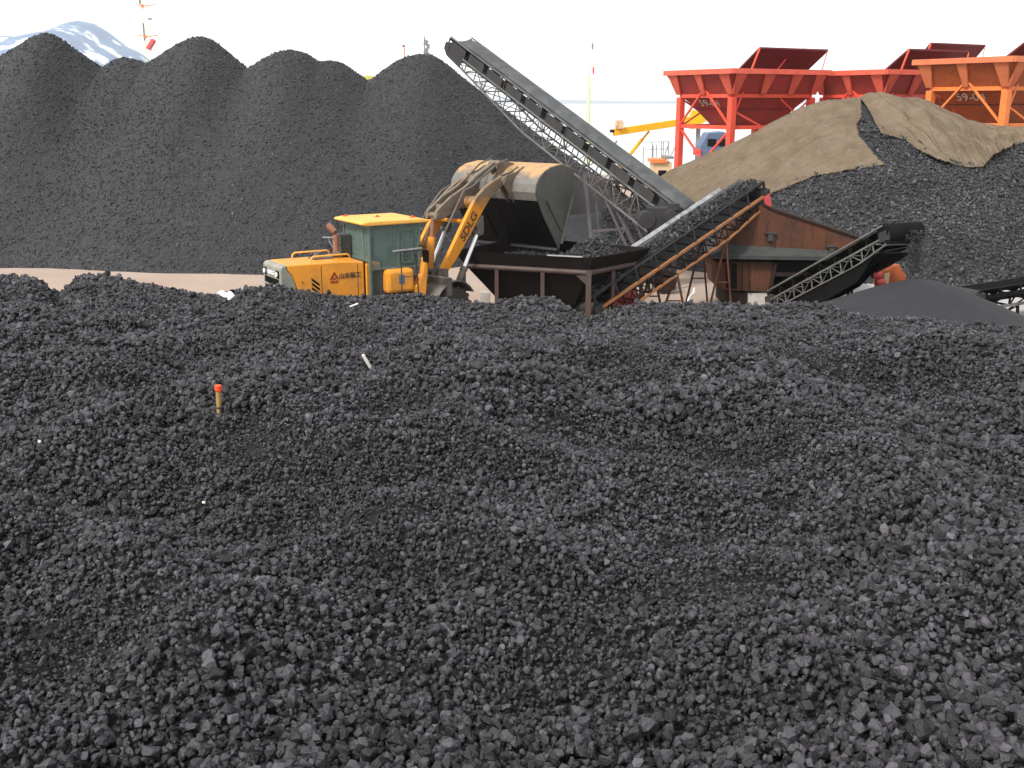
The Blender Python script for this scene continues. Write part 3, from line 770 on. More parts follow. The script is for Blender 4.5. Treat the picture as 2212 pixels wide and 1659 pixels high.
b = MB(); b.bx(.0, .42, -yw-.035, -yw-.005, 2.3, 3.12); 
fr = MB()
for (a, c) in (((.06, 2.28), (.36, 2.28)), ((.06, 3.12), (.36, 3.12)), ((.06, 2.28), (.06, 3.12)), ((.36, 2.28), (.36, 3.12))):
    fr.bar((a[0], -yw-.03, a[1]), (c[0], -yw-.03, c[1]), .035)
fr.build('door_frame', MT['greencab'], ld)
b = MB(); b.bx(x0+.02, x1-.02, -yw+.03, yw-.03, 1.47, 2.12); b.build('cab_base', MT['interior'], ld)
b = MB(); b.bx(-.55, -.1, -.25, .25, 2.12, 2.35); b.bx(-.62, -.5, -.25, .25, 2.3, 2.95); b.bx(-.64, -.55, -.14, .14, 2.95, 3.15); b.build('seat', MT['black'], cab, bevel=.04)
b = MB(); b.path([(.35, 0, 2.12), (.2, 0, 2.62)], .03); b.path([(.2+.19*math.cos(t)*.5, .19*math.sin(t), 2.64+.1*math.cos(t)) for t in [k*math.pi/8 for k in range(17)]], .015, 6); b.bx(.35,.55,-.7,.7,2.1,2.5); b.build('steering_column', MT['black'], cab)
b = MB(); b.prism([(-1.12, 3.335), (-1.11, 3.39), (-.9, 3.42), (.62, 3.41), (.84, 3.37), (.86, 3.32), (.7, 3.30), (-1.0, 3.30)], -.90, .90)
rf = b.build('cab_roof', MT['cream'], ld, bevel=.03)
b = MB()
for (x, y) in ((-.85, .7), (-.2, .1), (.55, -.5)): b.tube((x, y, 3.40), (x, y, 3.46), .035, n=12); b.bx(x-.07, x+.07, y-.04, y+.04, 3.39, 3.43)
b.build('roof_beacon', MT['orangecap'], rf)
b = MB(); b.bx(-1.16, -.9, .30, .76, 2.40, 2.98); ac = b.build('air_conditioner', MT['interior'], ld, bevel=.02)
b = MB(); b.bx(-1.185, -1.165, .34, .72, 2.45, 2.65); b.bx(-1.185, -1.165, .34, .72, 2.72, 2.93); b.build('vent_cover', MT['greencab'], ac)
# ladder and guard rails on the near side
for s in (-1, 1):
    b = MB()
    y = s * 1.16
    b.path([(-.75, y, 1.2), (-.75, y, 2.42)], .018, 6); b.path([(-.16, y, .9), (-.16, y, 2.52), (.28, y, 2.52), (.36, y, .9)], .018, 6)
    for z in (.95, 1.2): b.bx(-.16, .36, y-.06, y+.06, z, z+.03)
    b.bar((-.3, y, 2.62), (.5, y, 2.62), .03); b.bar((-.16, y, 1.95), (.3, y, 1.95), .018)
    b.build('ladder', MT['convdark'], ld)
b = MB(); b.bar((-.42, -1.22, 2.66), (.42, -1.22, 2.68), .035, .035); b.build('mirror_arm', MT['pale'], ld)
b = MB(); b.bx(.5, .56, -1.35, -1.12, 2.3, 2.62); b.path([(.56,-.8,2.7),(.54,-1.2,2.7),(.53,-1.23,2.55)], .014, 6); b.build('mirror', MT['black'], ld)
def wheel(par, c, M=None):
    b = MB(M)
    lathe_y(b, c, [(.40, -.27), (.66, -.29), (.72, -.24), (.745, -.1), (.745, .1), (.72, .24), (.66, .29), (.40, .27), (.40, -.27)], 36)
    for k in range(18):
        a = k / 18 * 2 * math.pi
        for s in (-1, 1):
            d = Vector((math.cos(a + s*.05), 0, math.sin(a + s*.05)))
            m = Matrix.Rotation(-(a + s*.05), 3, 'Y')
            b.box(Vector(c) + d * .735 + Vector((0, s*.14, 0)), (.07, .25, .09), m)
    w = b.build('wheel', MT['rubber'], par)
    b = MB(M); lathe_y(b, c, [(.40, -.25), (.36, -.2), (.30, -.12), (.18, -.16), (.05, -.2), (.0, -.2)], 24); lathe_y(b, c, [(.40, .25), (.36, .2), (.30, .12), (.18, .16), (.05, .2), (.0, .2)], 24)
    b.tube((c[0], c[1]-.18, c[2]), (c[0], c[1]+.18, c[2]), .12, n=14); b.build('rim', MT['yellow'] if c[0] < 0 else MT['dusty'], w, smooth=True)
for s in (-1, 1): wheel(ld, (-1.5, s*1.05, .745))
b = MB(); b.tube((-1.5, -.9, .745), (-1.5, .9, .745), .16); b.build('rear_axle', MT['frame'], ld, smooth=True)
# front section (articulated)
MF = Matrix.Translation((.4, 0, 0)) @ Matrix.Rotation(A2 - A1, 4, 'Z')
b = MB(MF)
for s in (-1, 1):
    b.prism([(.25,.6),(1.9,.6),(1.95,1.2),(1.35,1.55),(1.15,1.95),(.85,1.98),(.6,1.5),(.25,1.3)], s*.50-.05, s*.50+.05)
    b.prism([(.25,.6),(1.2,.6),(1.15,1.9),(.85,1.95),(.6,1.5)], s*.70-.04, s*.70+.04)
b.bx(.3, 1.7, -.45, .45, .55, 1.05); b.bx(.55, .8, -.45, .45, 1.0, 1.75); b.bx(1.0, 2.2, -.42, .42, .9, 1.35)
b.tube((1.0, -.78, 1.8), (1.0, .78, 1.8), .09)
b.build('front_frame', MT['frame'], ld, bevel=.015)
for s in (-1, 1):
    b = MB(MF); c = (.78, s*1.0, .745)
    pts = [(.78 + .92*math.cos(R(a)), .745 + .92*math.sin(R(a))) for a in range(35, 166, 13)]
    b.sheet(pts, c[1]-.33, c[1]+.33, .03)
    b.bx(.42, .62, c[1]-.33, c[1]+.33, 1.3, 1.78)
    b.build('mudguard', MT['frame'], ld)
    wheel(ld, c, MF)
b = MB(MF); b.tube((.78, -.9, .745), (.78, .9, .745), .17); b.build('front_axle', MT['frame'], ld, smooth=True)
cl = [(1.0, 1.80, .13), (1.45, 2.24, .18), (2.05, 2.93, .225), (2.62, 3.58, .245), (2.95, 3.84, .20), (3.3, 4.03, .17), (3.72, 4.18, .14)]
def band(cl):
    up = []; dn = []
    for i, (x, z, w) in enumerate(cl):
        a = cl[max(i-1, 0)]; c = cl[min(i+1, len(cl)-1)]
        d = Vector((c[0]-a[0], c[1]-a[1])).normalized()
        up.append((x - d.y*w, z + d.x*w)); dn.append((x + d.y*w, z - d.x*w))
    return up + dn[::-1]
booms = []
for s in (-1, 1):
    b = MB(MF); b.prism(band(cl), s*.62-.06, s*.62+.06)
    b.tube((3.72, s*.62-.12, 4.18), (3.72, s*.62+.12, 4.18), .12); pass
    bm = b.build('lift_arm', MT['boom'], ld, bevel=.02); booms.append(bm)
    # lift cylinder
    b = MB(MF); yc = s*.62 - s*0.0
    p0 = Vector((1.42, yc + s*.0, 1.0)); p1 = Vector((2.60, yc, 2.80)); dd = (p1 - p0).normalized()
    b.tube(p0, p0 + dd * .95, .095, n=14); b.tube(p0 + dd*.9, p0 + dd * 1.0, .115, n=14)
    cy = b.build('lift_cylinder', MT['frame'], ld, smooth=True)
    b = MB(MF); b.tube(p1 - dd*.12, p1 + dd*.08, .1, n=12); b.tube(p1 + Vector((0, -.13, 0)), p1 + Vector((0, .13, 0)), .11, n=12); b.prism([(2.42,3.0),(2.72,3.25),(2.75,2.85),(2.58,2.68)], yc-.1, yc+.1); b.build('rod_end', MT['frame'], cy, smooth=True)
    b = MB(MF); b.tube(p0 + dd*.98, p1 - dd*.1, .058, n=14); b.build('piston_rod', MT['chrome'], cy, smooth=True)
b = MB(MF); b.tube((2.62, -.6, 3.62), (2.62, .6, 3.62), .17, n=18); b.tube((2.2, -.6, 3.1), (2.2, .6, 3.1), .06)
b.build('cross_tube', MT['boom'], ld, smooth=True)
# tilt linkage
b = MB(MF)
for s in (-1, 1): b.prism([(1.25,3.22),(1.5,3.18),(2.3,3.45),(2.75,3.45),(3.15,3.95),(3.2,4.25),(3.0,4.30),(2.55,4.05),(1.9,3.80),(1.3,3.45)], s*.16-.045, s*.16+.045)
b.tube((1.38,-.22,3.32),(1.38,.22,3.32),.09); b.tube((3.08,-.22,4.16),(3.08,.22,4.16),.09); b.bx(1.6,2.6,-.12,.12,3.42,3.6)
b.build('bell_crank', MT['dusty'], ld, bevel=.02)
b = MB(MF); b.bar((3.06,0,4.16), (4.15,0,4.62), .16, .2); b.tube((4.15,-.2,4.62),(4.15,.2,4.62),.1); b.build('bucket_link', MT['dusty'], ld, bevel=.03)
b = MB(MF); b.tube((1.12,0,1.5),(1.30,0,2.72),.11,n=16); b.tube((1.10,0,1.4),(1.12,0,1.55),.14,n=16); tc_ = b.build('tilt_cylinder', MT['yellow'], ld, smooth=True)
b = MB(MF); b.tube((1.30,0,2.7),(1.38,0,3.3),.065,n=14); b.build('piston_rod', MT['tex'], tc_, smooth=True)
for i, y in enumerate((.30, -.34, .52)):
    b = MB(MF)
    b.path([(1.05, y, 2.0), (1.5, y, 2.9), (2.0, y, 3.55), (2.35, y*.9, 3.95), (2.8, y*.8, 4.05), (3.3, y*.9, 4.35), (3.8, y, 4.62), (4.3, y, 4.75)] if i < 2 else [(1.0, y, 1.9), (1.1, y, 2.7), (1.7, y, 3.4), (2.3, y, 3.9), (2.7, y, 4.05)], .028, 8)
    b.build('hydraulic_hose', MT['frame'], ld, smooth=True)
# bucket
pr = [(5.2,2.07),(4.42,3.10),(4.10,3.62),(4.00,3.86),(4.05,4.08),(4.20,4.27),(4.42,4.42),(4.72,4.53),(5.3,4.60),(5.95,4.42)]
bw = 1.62
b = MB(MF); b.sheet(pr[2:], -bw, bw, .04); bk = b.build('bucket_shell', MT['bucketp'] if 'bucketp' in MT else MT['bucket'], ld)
b = MB(MF); b.sheet([(5.12,2.17),(4.42,3.10),(4.10,3.62)], -bw, bw, .05)
for y in (-1.2,-.6,0,.6,1.2): b.bar((4.95,y,2.33),(4.2,y,3.38),.05,.1,up=(0,1,0))
b.build('bucket_floor', MT['black'], ld)  # shade under the bucket is put into this black colour
for s in (-1, 1):
    b = MB(MF); b.prism([(5.2,2.07),(4.42,3.10),(4.10,3.62),(4.00,3.86),(4.05,4.08),(4.20,4.27),(4.42,4.42),(4.72,4.53),(5.3,4.60),(5.95,4.42),(5.84,3.70)], s*bw-.02, s*bw+.02)
    b.bar((5.25,s*(bw+.03),2.25),(5.84,s*(bw+.03),3.66),.03,.16,up=(0,1,0)); b.bar((4.5,s*(bw+.03),3.6),(5.3,s*(bw+.03),2.6),.02,.05,up=(0,1,0))
    b.build('bucket_side', MT['bucket'], ld)
b = MB(MF); b.bar((5.17,-bw,2.11),(5.17,bw,2.11),.22,.05,up=(-.6,0,.8)); 
for k in range(8):
    y = -1.5 + k*3/7; b.bar((5.18,y,2.12),(5.32,y,1.93),.1,.06,up=(0,1,0))
b.build('cutting_edge', MT['convdark'], ld)
b = MB(MF)
for s in (-1, 1):
    for q in (.52, .74): b.prism([(3.62,4.08),(3.72,4.32),(4.2,4.40),(4.6,4.55),(4.3,4.2),(4.1,3.9),(4.15,3.5),(3.95,3.7)], s*q-.025, s*q+.025)
for q in (-.14, .14): b.prism([(4.05,4.52),(4.15,4.74),(4.5,4.68),(4.9,4.6),(4.5,4.45),(4.2,4.27)], q-.03, q+.03)
b.build('bucket_bracket', MT['dusty'], ld)
# lettering along the near arm
u_ = Vector((2.62-1.45, 0, 3.58-2.24)).normalized(); up_ = Vector((-u_.z, 0, u_.x))
text('SDLG', .34, MF @ basis(Vector((2.12, -.688, 2.99)) , u_, up_), MT['letter'], booms[0], bold=.008, sx=1.15)
# ================================================================== FEED HOPPER
HC = [(-1.4, 30.1), (2.14, 28.8), (3.85, 30.7), (.35, 33.0)]
fh = thing('feed_hopper', 'black steel feed hopper on posts under the loader bucket', 'feed hopper', (1.2, 30.6, 0), R(-20))
hcx = sum(p[0] for p in HC)/4; hcy = sum(p[1] for p in HC)/4
def ring(z, k): return [Vector((hcx + (x-hcx)*k, hcy + (y-hcy)*k, z)) for x, y in HC]
b = MB(); b.walls(ring(2.24, 1.10), ring(1.86, 1.0), .04); b.build('flared_rim', MT['hopdark'], fh, world=True)
b = MB(); r_ = ring(1.80, 1.0); 
for i in range(4): b.tube(r_[i], r_[(i+1)%4], .075, n=12)
for p in r_: b.box(p, (.17,.17,.17))
b.build('rim_rail', MT['hoprim'], fh, world=True, smooth=True)
b = MB(); b.walls(ring(1.78, .97), ring(.75, .62), .04); b.walls(ring(.75, .62), ring(.35, .35), .03); b.build('funnel', MT['hopdark'], fh, world=True)
def lerp(a, c, t): return Vector(a) * (1-t) + Vector(c) * t
posts = [lerp(r_[0], r_[1], t) for t in (0, .27, .64, 1)] + [lerp(r_[1], r_[2], t) for t in (.45, 1)] + [r_[3]]
for i, p in enumerate(posts):
    b = MB(); w = .11 if i != 3 else .15
    b.bar((p.x, p.y, -.05), (p.x, p.y, 1.75), w, w, up=(0,1,0)); 
    if i == 3: b.prism([(p.x-.35, 1.72), (p.x-.07, 1.72), (p.x-.07, 1.45)], p.y-.02, p.y+.02)
    b.build('post', MT['hoprim'], fh, world=True, bevel=.01)
b = MB(); p, q = lerp(r_[0], r_[1], .8) + Vector((0,-.06,.46)), lerp(r_[0], r_[1], .97) + Vector((0,-.1,.46)); 
pp = ring(2.255, 1.10); b.bar(lerp(pp[0], pp[1], .68), lerp(pp[0], pp[1], .93), .06, .03); b.build('glint_edge', MT['pale'], fh, world=True)  # pale bar paints in the light reflecting off the rim
# coal filling it
ap = Vector((2.55, 31.1))
def hH(x, y):
    r = np.sqrt((x-ap.x)**2 + (y-ap.y)**2)
    z = 2.46 - .72 * (np.sqrt(r*r+.04)-.2) + .05*fbm(x, y, .5, 2, 81)
    # keep inside the rim
    ins = inpoly(x, y, [(p.x, p.y) for p in ring(0, .93)])
    return np.where(ins, np.maximum(z, 1.84), -5.)
gx = np.arange(-2, 4.5, .06); gy = np.arange(28.3, 33.5, .06); X, Y = np.meshgrid(gx, gy); Z = hH(X, Y)
k = (Z[:-1,:-1] > 0) & (Z[1:,1:] > 0) & (Z[1:,:-1] > 0) & (Z[:-1,1:] > 0)
hl_ = link(grid_mesh('hopper_coal', X, Y, Z, k), 'hopper_coal', MT['coalpile']); tag(hl_, 'small mound of coal lumps filling the feed hopper under the bucket tip', 'coal')
lumps_on(hH, 'coal_lumps', -1.5, 4, 28.8, 33, 380, .075, MT['lump'], hl_, lambda x, y, z: z > 1)
# coal falling from the bucket
n = 260
t_ = rng.uniform(0, 1, n)
Mw = ROOT[ld.name] @ MF
pts = []
for i in range(n):
    fy = rng.uniform(-1.55, -.2); fx = 5.25 + .55 * rng.uniform(0, 1) + .1 * rng.standard_normal()
    zt = 3.9 * (1-t_[i]) + 2.1 * t_[i]
    p = Mw @ Vector((fx, fy, zt)); pts.append(p)
fc = lumps('falling_coal', np.array([tuple(p) for p in pts]), np.clip(.06*np.exp(.4*rng.standard_normal(n)), .03, .14), MT['lump'])
# ================================================================== CONVEYORS
def conveyor(name, label, P0, P1, w, dep, mats, load=False, cover=False, near=-1, nb=14, dmin=.25, taper=.4, chordw=.07, rail2=True, idl=True, group=None, skirt=None, top=0.0):
    P0 = Vector(P0); P1 = Vector(P1)
    t = thing(name, label, 'conveyor', (P0.x, P0.y, 0), 0, group)
    d = P1 - P0; L = d.length; x = d.normalized(); y = Vector((0, 0, 1)).cross(x).normalized(); z = x.cross(y)
    M_ = Matrix((x, y, z)).transposed().to_4x4(); M_.translation = P0
    h = w / 2
    def dp(s): return dep if s < 1-taper else dep + (dmin-dep) * (s-(1-taper))/taper
    b = MB(M_)
    for s in (-1, 1): b.bar((0, s*h, 0), (L, s*h, 0), chordw, chordw)
    b.build('top_chord', mats['chord'], t, world=True)
    b = MB(M_)
    xs = [L*i/nb for i in range(nb+1)]
    for s in (-1, 1):
        for i in range(nb):
            b.bar((xs[i], s*h, -dp(xs[i]/L)), (xs[i+1], s*h, -dp(xs[i+1]/L)), chordw*.8)
    b.build('bottom_chord', mats.get('lower', mats['chord']), t, world=True)
    b = MB(M_)
    for s in (-1, 1):
        for i in range(nb+1):
            b.bar((xs[i], s*h, 0), (xs[i], s*h, -dp(xs[i]/L)), chordw*.5)
            if i < nb:
                a, c = ((xs[i], s*h, 0), (xs[i+1], s*h, -dp(xs[i+1]/L))) if i % 2 else ((xs[i], s*h, -dp(xs[i]/L)), (xs[i+1], s*h, 0))
                b.bar(a, c, chordw*.42)
    for i in range(nb+1):
        b.bar((xs[i], -h, -dp(xs[i]/L)), (xs[i], h, -dp(xs[i]/L)), chordw*.5); b.bar((xs[i], -h, 0), (xs[i], h, 0), chordw*.5)
        if i < nb: b.bar((xs[i], -h, -dp(xs[i]/L)), (xs[i+1], h, -dp(xs[i+1]/L)), chordw*.35)
    b.build('lattice', mats.get('lat', mats['chord']), t, world=True)
    b = MB(M_)                                     # troughed belt and its return run
    pl = [(-.46*w, .27+top), (-.26*w, .14+top), (.26*w, .14+top), (.46*w, .27+top)]
    for i in range(3):
        (ya, za), (yb, zb) = pl[i], pl[i+1]
        b.add([(0,ya,za),(L,ya,za),(L,yb,zb),(0,yb,zb),(0,ya,za-.02),(L,ya,za-.02),(L,yb,zb-.02),(0,yb,zb-.02)], [(0,1,2,3),(4,7,6,5),(0,4,5,1),(3,2,6,7),(0,3,7,4),(1,5,6,2)])
    b.bx(0, L, -.42*w, .42*w, -.16, -.14)
    b.build('belt', mats['belt'], t, world=True)
    if idl:
        b = MB(M_)
        n = int(L / .8)
        for i in range(n+1):
            xx = L*i/n
            for s in (-1, 1):
                b.bar((xx, s*h, .0), (xx, s*h, .26+top), .05, .04); b.tube((xx, s*.26*w, .10+top), (xx, s*.47*w, .22+top), .045, n=8)
            b.tube((xx, -.25*w, .08+top), (xx, .25*w, .08+top), .045, n=8)
        b.build('idler_frame', mats.get('idl', MT['convdark']), t, world=True)
    b = MB(M_)
    for xx in (0.0, L):
        b.tube((xx, -.48*w, .02), (xx, .48*w, .02), .2, n=18); b.box((xx, -.52*w, .02), (.3, .08, .26)); b.box((xx, .52*w, .02), (.3, .08, .26))
    b.build('drum', MT['convdark'], t, world=True, smooth=True)
    if rail2:
        b = MB(M_)
        for s in (-1, 1): b.bar((0, s*(h-.01), .32+top), (L, s*(h-.01), .32+top), .05, .05)
        b.build('side_rail', mats['chord'], t, world=True)
    return t, M_, L
mats1 = dict(chord=MT['convsteel'], belt=MT['belt'], lat=MT['convsteel'], idl=MT['convdark'])
P0 = at(1487, 482, 37.0); P1 = at(990, 104, 47.0)
cv1, M1, L1 = conveyor('conveyor', 'long covered grey conveyor rising to the top of the coal ridge', P0, P1, 1.15, .95, mats1, nb=20, top=.17, group='belt conveyors of the screening plant')
b = MB(M1)                                         # rounded belt cover
sec = [(-.46, .52), (-.42, .60), (-.30, .68), (-.1, .73), (.14, .73), (.34, .68), (.46, .59), (.48, .52)]
ns = 26
vs = []
for i in range(ns+1):
    s = i/ns; sag = 1 - max(0, s-.9)*4
    for (y_, z_) in sec: vs.append((s*(L1-.7), y_*.92+.09, .50 + (z_-.50)*sag + .012*math.sin(i*2.1+y_*3)))
m_ = len(sec)
b.add(vs, [(i*m_+k, i*m_+k+1, (i+1)*m_+k+1, (i+1)*m_+k) for i in range(ns) for k in range(m_-1)])
o = b.build('belt_cover', MT['cover'], cv1, world=True, smooth=True); sd = o.modifiers.new('t', 'SOLIDIFY'); sd.thickness = .015
b = MB(M1)
for k in range(11):
    a = L1*(k+.06)/11; c = L1*(k+.84)/11
    b.bx(a, c, -.60, -.585, .04, .40); b.bx(a, c, .585, .60, .04, .40)
b.build('skirt_plate', MT['convdark'], cv1, world=True)
b = MB(M1)
for s in (-1, 1): b.prism([(L1-.1, -.30), (L1+.15, -.12), (L1+.15, .22), (L1-.7, .26), (L1-1.2, .0), (L1-1.1, -.40)], s*.6-.012, s*.6+.012)
b.build('head_plate', MT['convdark'], cv1, world=True)
b = MB(M1); b.bar((L1*.34, -.62, -.1), (L1*.34, -.62, .62), .05); b.bar((L1*.14,-.62,.25),(L1*.115,-.75,-.75),.05); b.build('tie_rod', MT['pale'], cv1, world=True)
# trestle legs
q = M1 @ Vector((L1*.36, -.58, -.9)); q2 = M1 @ Vector((L1*.36, .58, -.9))
g1 = Vector((q.x-.25, q.y-.6, -.05)); 
b = MB()
top1 = at(1302, 392, 39.9); ft1 = at(1412, 590, 37.6); ft1.z = 0
top2 = at(1262, 372, 40.5); ft2 = at(1286, 590, 38.0); ft2.z = 0
b.bar(top1, ft1, .10); b.bar(top1 + Vector((.5,.5,0)), ft1 + Vector((.4,.6,0)), .08); b.bar(top1+Vector((-.25,0,.1)), ft1+Vector((-.35,0,0)), .07)
b.bar(top2, ft2, .12); b.bar(top2 + Vector((.4,.6,0)), ft2 + Vector((.3,.8,0)), .08)
b.bar(lerp(top2, ft2, .55), lerp(top1, ft1, .47), .09); b.bar(lerp(top2, ft2, .02), lerp(top1, ft1, .02)+Vector((.6,0,0)), .10)
b.bar(lerp(top2, ft2, .55), lerp(top1, ft1, .95), .06); b.bar(lerp(top1,ft1,.47), lerp(top2,ft2,.98), .06)
for k in range(7): b.bar(lerp(top1, ft1, k/7), lerp(top1+Vector((.5,.5,0)), ft1+Vector((.4,.6,0)), (k+.6)/7), .04)
b.build('trestle_leg', MT['leg'], cv1, world=True)
b = MB()
tA = at(1340, 372, 40.2); tB = at(1395, 455, 39.0); tC = at(1330, 400, 39.9); tD = at(1385, 480, 38.9)
for a, c in ((tA, tC), (tC, tD), (tB, tD), (tA, tB), (lerp(tA,tB,.5), lerp(tC,tD,.5)), (tC, lerp(tA,tB,.5)), (lerp(tC,tD,.5), tB), (lerp(tA,tB,.5), tD)): b.bar(a, c, .055)
for k in range(6):
    a = M1 @ Vector((L1*(.16+.045*k), -.5, -.95)); b.bar(a, a + Vector((.1*(-1)**k, 0, -.75)), .045)
b.build('walkway_brace', MT['convdark'], cv1, world=True)
b = MB(); c = at(1432, 470, 36.6)
b.box(c, (1.1, .8, .75)); b.tube(c + Vector((-.6,-.45,-.05)), c + Vector((-.6,.3,-.05)), .3, n=18); b.tube(c+Vector((.2,-.5,.1)), c+Vector((.2,.4,.1)), .22, n=16); b.box(c + Vector((.3,-.3,.4)), (.4,.3,.25))
for dx in (-.45, .45):
    for dy in (-.3, .3): b.bar((c.x+dx, c.y+dy, 0), (c.x+dx, c.y+dy, c.z-.3), .09)
b.build('drive_unit', MT['convdark'], cv1, world=True, bevel=.02)
# loaded feed conveyor
mats2 = dict(chord=MT['orange'], belt=MT['belt'], lat=MT['rustdk'], lower=MT['orange'], idl=MT['convdark'])
P0 = at(1300, 664, 29.3); P1 = at(1655, 421, 33.6)
P0 = P0 + (P0-P1)*.02
x_ = (P1-P0).normalized(); y_ = Vector((0,0,1)).cross(x_).normalized()
P0 += y_*.5; P1 += y_*.5
cv2, M2, L2 = conveyor('conveyor', 'loaded conveyor with orange pipe frame climbing from the feed hopper', P0, P1, 1.0, .55, mats2, nb=15, taper=.25, dmin=.3, chordw=.075, rail2=False, top=.22, group='belt conveyors of the screening plant')
b = MB(M2)
b.add([(0,.47,.50),(L2-.9,.47,.50),(L2-.9,.55,.59),(0,.55,.59),(0,.49,.48),(L2-.9,.49,.48),(L2-.9,.57,.57),(0,.57,.57)], [(0,1,2,3),(4,7,6,5),(0,4,5,1),(3,2,6,7),(0,3,7,4),(1,5,6,2)])
b.build('belt_edge_skirt', MT['pale'], cv2, world=True)
b = MB(M2); b.bar((0,-.5,.46),(L2,-.5,.46),.03); b.build('side_rail', MT['convdark'], cv2, world=True)
b = MB(M2); b.box((L2-.05,-.55,-.2),(.28,.05,.42)); b.build('bearing_plate', MT['pinkred'], cv2, world=True)
n = 2600
xx = rng.uniform(.1, L2+.15, n); yy = rng.uniform(-.44, .46, n)
zz = .36 + .17*np.cos(yy*3.0) + .03*rng.standard_normal(n) + .05*np.sin(xx*1.7)
zz = np.where(xx > L2-.5, zz - (xx-L2+.5)*.25, zz)
pw = np.array([tuple(M2 @ Vector((a, c, d))) for a, c, d in zip(xx, yy, zz)])
ll = lumps('belt_coal', pw, np.clip(.065*np.exp(.35*rng.standard_normal(n)), .03, .15), MT['lump'])
b = MB(M2); vs = []; ns = 16
b.prism([(0,.30),(L2,.30),(L2-.1,.44),(0,.46)], -.36, .38); bb = b.build('load_bed', MT['coalbase'], cv2, world=True)
b = MB()
for (tx, spread) in ((.42, .5), (.72, .45)):
    for s in (-.5, .5):
        a = M2 @ Vector((L2*tx, s, -.5)); b.bar(a, (a.x-spread, a.y-.1, 0), .055); b.bar(a, (a.x+spread*.7, a.y+.1, 0), .055)
        b.bar((a.x-spread*.6, a.y, a.z*.4), (a.x+spread*.4, a.y, a.z*.4), .04)
b.build('support_leg', MT['rust'], cv2, world=True)
c = atz(1436, 606, .45)
for dy in (0, .9):
    b = MB(); lathe_y(b, (c.x, c.y+dy, .42), [(.2,-.1),(.40,-.11),(.42,0),(.40,.11),(.2,.1),(.2,-.1)], 24); lathe_y(b, (c.x, c.y+dy, .42), [(.2,-.06),(0,-.08)], 20); b.build('road_wheel', MT['rustdk'], cv2, world=True)
b = MB(); c = atz(1352, 640, .5); b.tube(c+Vector((-.3,0,0)), c+Vector((.35,0,0)), .2, n=16); b.box(c+Vector((0,0,-.25)), (.7,.4,.12)); b.tube(c+Vector((.35,0,0)), c+Vector((.5,0,0)), .08); b.build('motor', MT['pinkred'], cv2, world=True, smooth=True)
# discharge conveyor
T0 = Vector((8.75, 33.0, .25)); T1 = at(1950, 512, 26.9)
mats3 = dict(chord=MT['orange3'] if 'orange3' in MT else MT['convsteel'], belt=MT['black'], lat=MT['convsteel'], idl=MT['black'])
cv3, M3, L3 = conveyor('conveyor', 'short black discharge conveyor with its drum above the fine coal cone', T0, T1, 1.05, .34, mats3, nb=12, taper=.2, dmin=.2, chordw=.05, group='belt conveyors of the screening plant')
b = MB(M3)
for s in (-1, 1):
    b.tube((L3, s*.05, .08), (L3, s*.48, .08), .25, n=24)
b.tube((L3-.1, -.52, .12), (L3+.0, .50, .12), .27, n=24)
b.build('head_drum', MT['black'], cv3, world=True, smooth=True)
b = MB(M3)
for i in range(13):
    xx = L3*(i+.3)/13
    pts = [(xx, .50, .0)] + [(xx + .12*math.sin(a), .52, .14 + .10*(1-math.cos(a))) for a in (-.6, .4, 1.4, 2.4, 3.2)]
    b.path([(xx-.07,.52,.0),(xx-.07,.54,.2),(xx-.0,.54,.28),(xx+.08,.54,.26),(xx+.1,.54,.16)], .02, 6)
b.build('roller_hanger', MT['convsteel'], cv3, world=True)
b = MB(M3); b.bx(.2, L3-.3, -.44, .44, -.36, -.33); b.bar((0,-.47,-.36),(L3-.2,-.47,-.30),.05); b.build('bottom_pan', MT['black'], cv3, world=True)
b = MB(M3); b.prism([(.3, -.3), (L3-.6, -.3), (L3-1.6, -.75), (.3, -1.0)], -.50, -.44); b.prism([(.3, -.3), (L3-.9, -.3), (L3-2.4, -.7), (.3, -.8)], .0, .05); b.build('black_side_plates', MT['black'], cv3, world=True)  # black plates forming a dark mass below the belt
b = MB()
for s in (-.42, .42):
    a = M3 @ Vector((L3*.5, s, -.3)); b.bar(a, (a.x, a.y+.7, 0), .06); b.bar(a, (a.x, a.y-.5, 0), .06)
b.build('support_leg', MT['black'], cv3, world=True)
n = 1500
hd = M3 @ Vector((L3+.25, 0, .1))
sx_ = rng.normal(0, .12, n); ty = rng.uniform(-.36, .36, n); fz_ = rng.uniform(0, 1, n)
pp_ = np.stack([hd.x + ty*.45+.22 + .07*rng.standard_normal(n)*fz_, hd.y + .1*rng.standard_normal(n) - .1*fz_, hd.z - fz_*(hd.z - 2.15)], -1)
st = lumps('falling_fines', pp_, np.clip(.028*np.exp(.4*rng.standard_normal(n)), .012, .07), MT['lump'])
# right edge conveyor
mats4 = dict(chord=MT['black'], belt=MT['black'], lat=MT['black'], lower=MT['convsteel'], idl=MT['black'])
Q0 = at(2092, 640, 29.6); Q1 = at(2560, 566, 34.0)
cv4, M4, L4 = conveyor('conveyor', 'low black conveyor on thin braced posts cut off by the right edge', Q0, Q1, .8, .34, mats4, nb=8, taper=.01, dmin=.34, chordw=.10, rail2=False, top=-.05, group='belt conveyors of the screening plant')
b = MB()
for t_ in (.16, .5, .85):
    for s in (-.4, .4):
        a = M4 @ Vector((L4*t_, s, -.3)); b.bar(a, (a.x+.08, a.y, 0), .07); b.bar((a.x+.08, a.y, .1), M4 @ Vector((L4*(t_+.17), s, -.3)), .035); b.bar((a.x+.08, a.y, .15), M4 @ Vector((L4*(t_+.24), s, -.3)), .03)
b.build('support_leg', MT['black'], cv4, world=True)
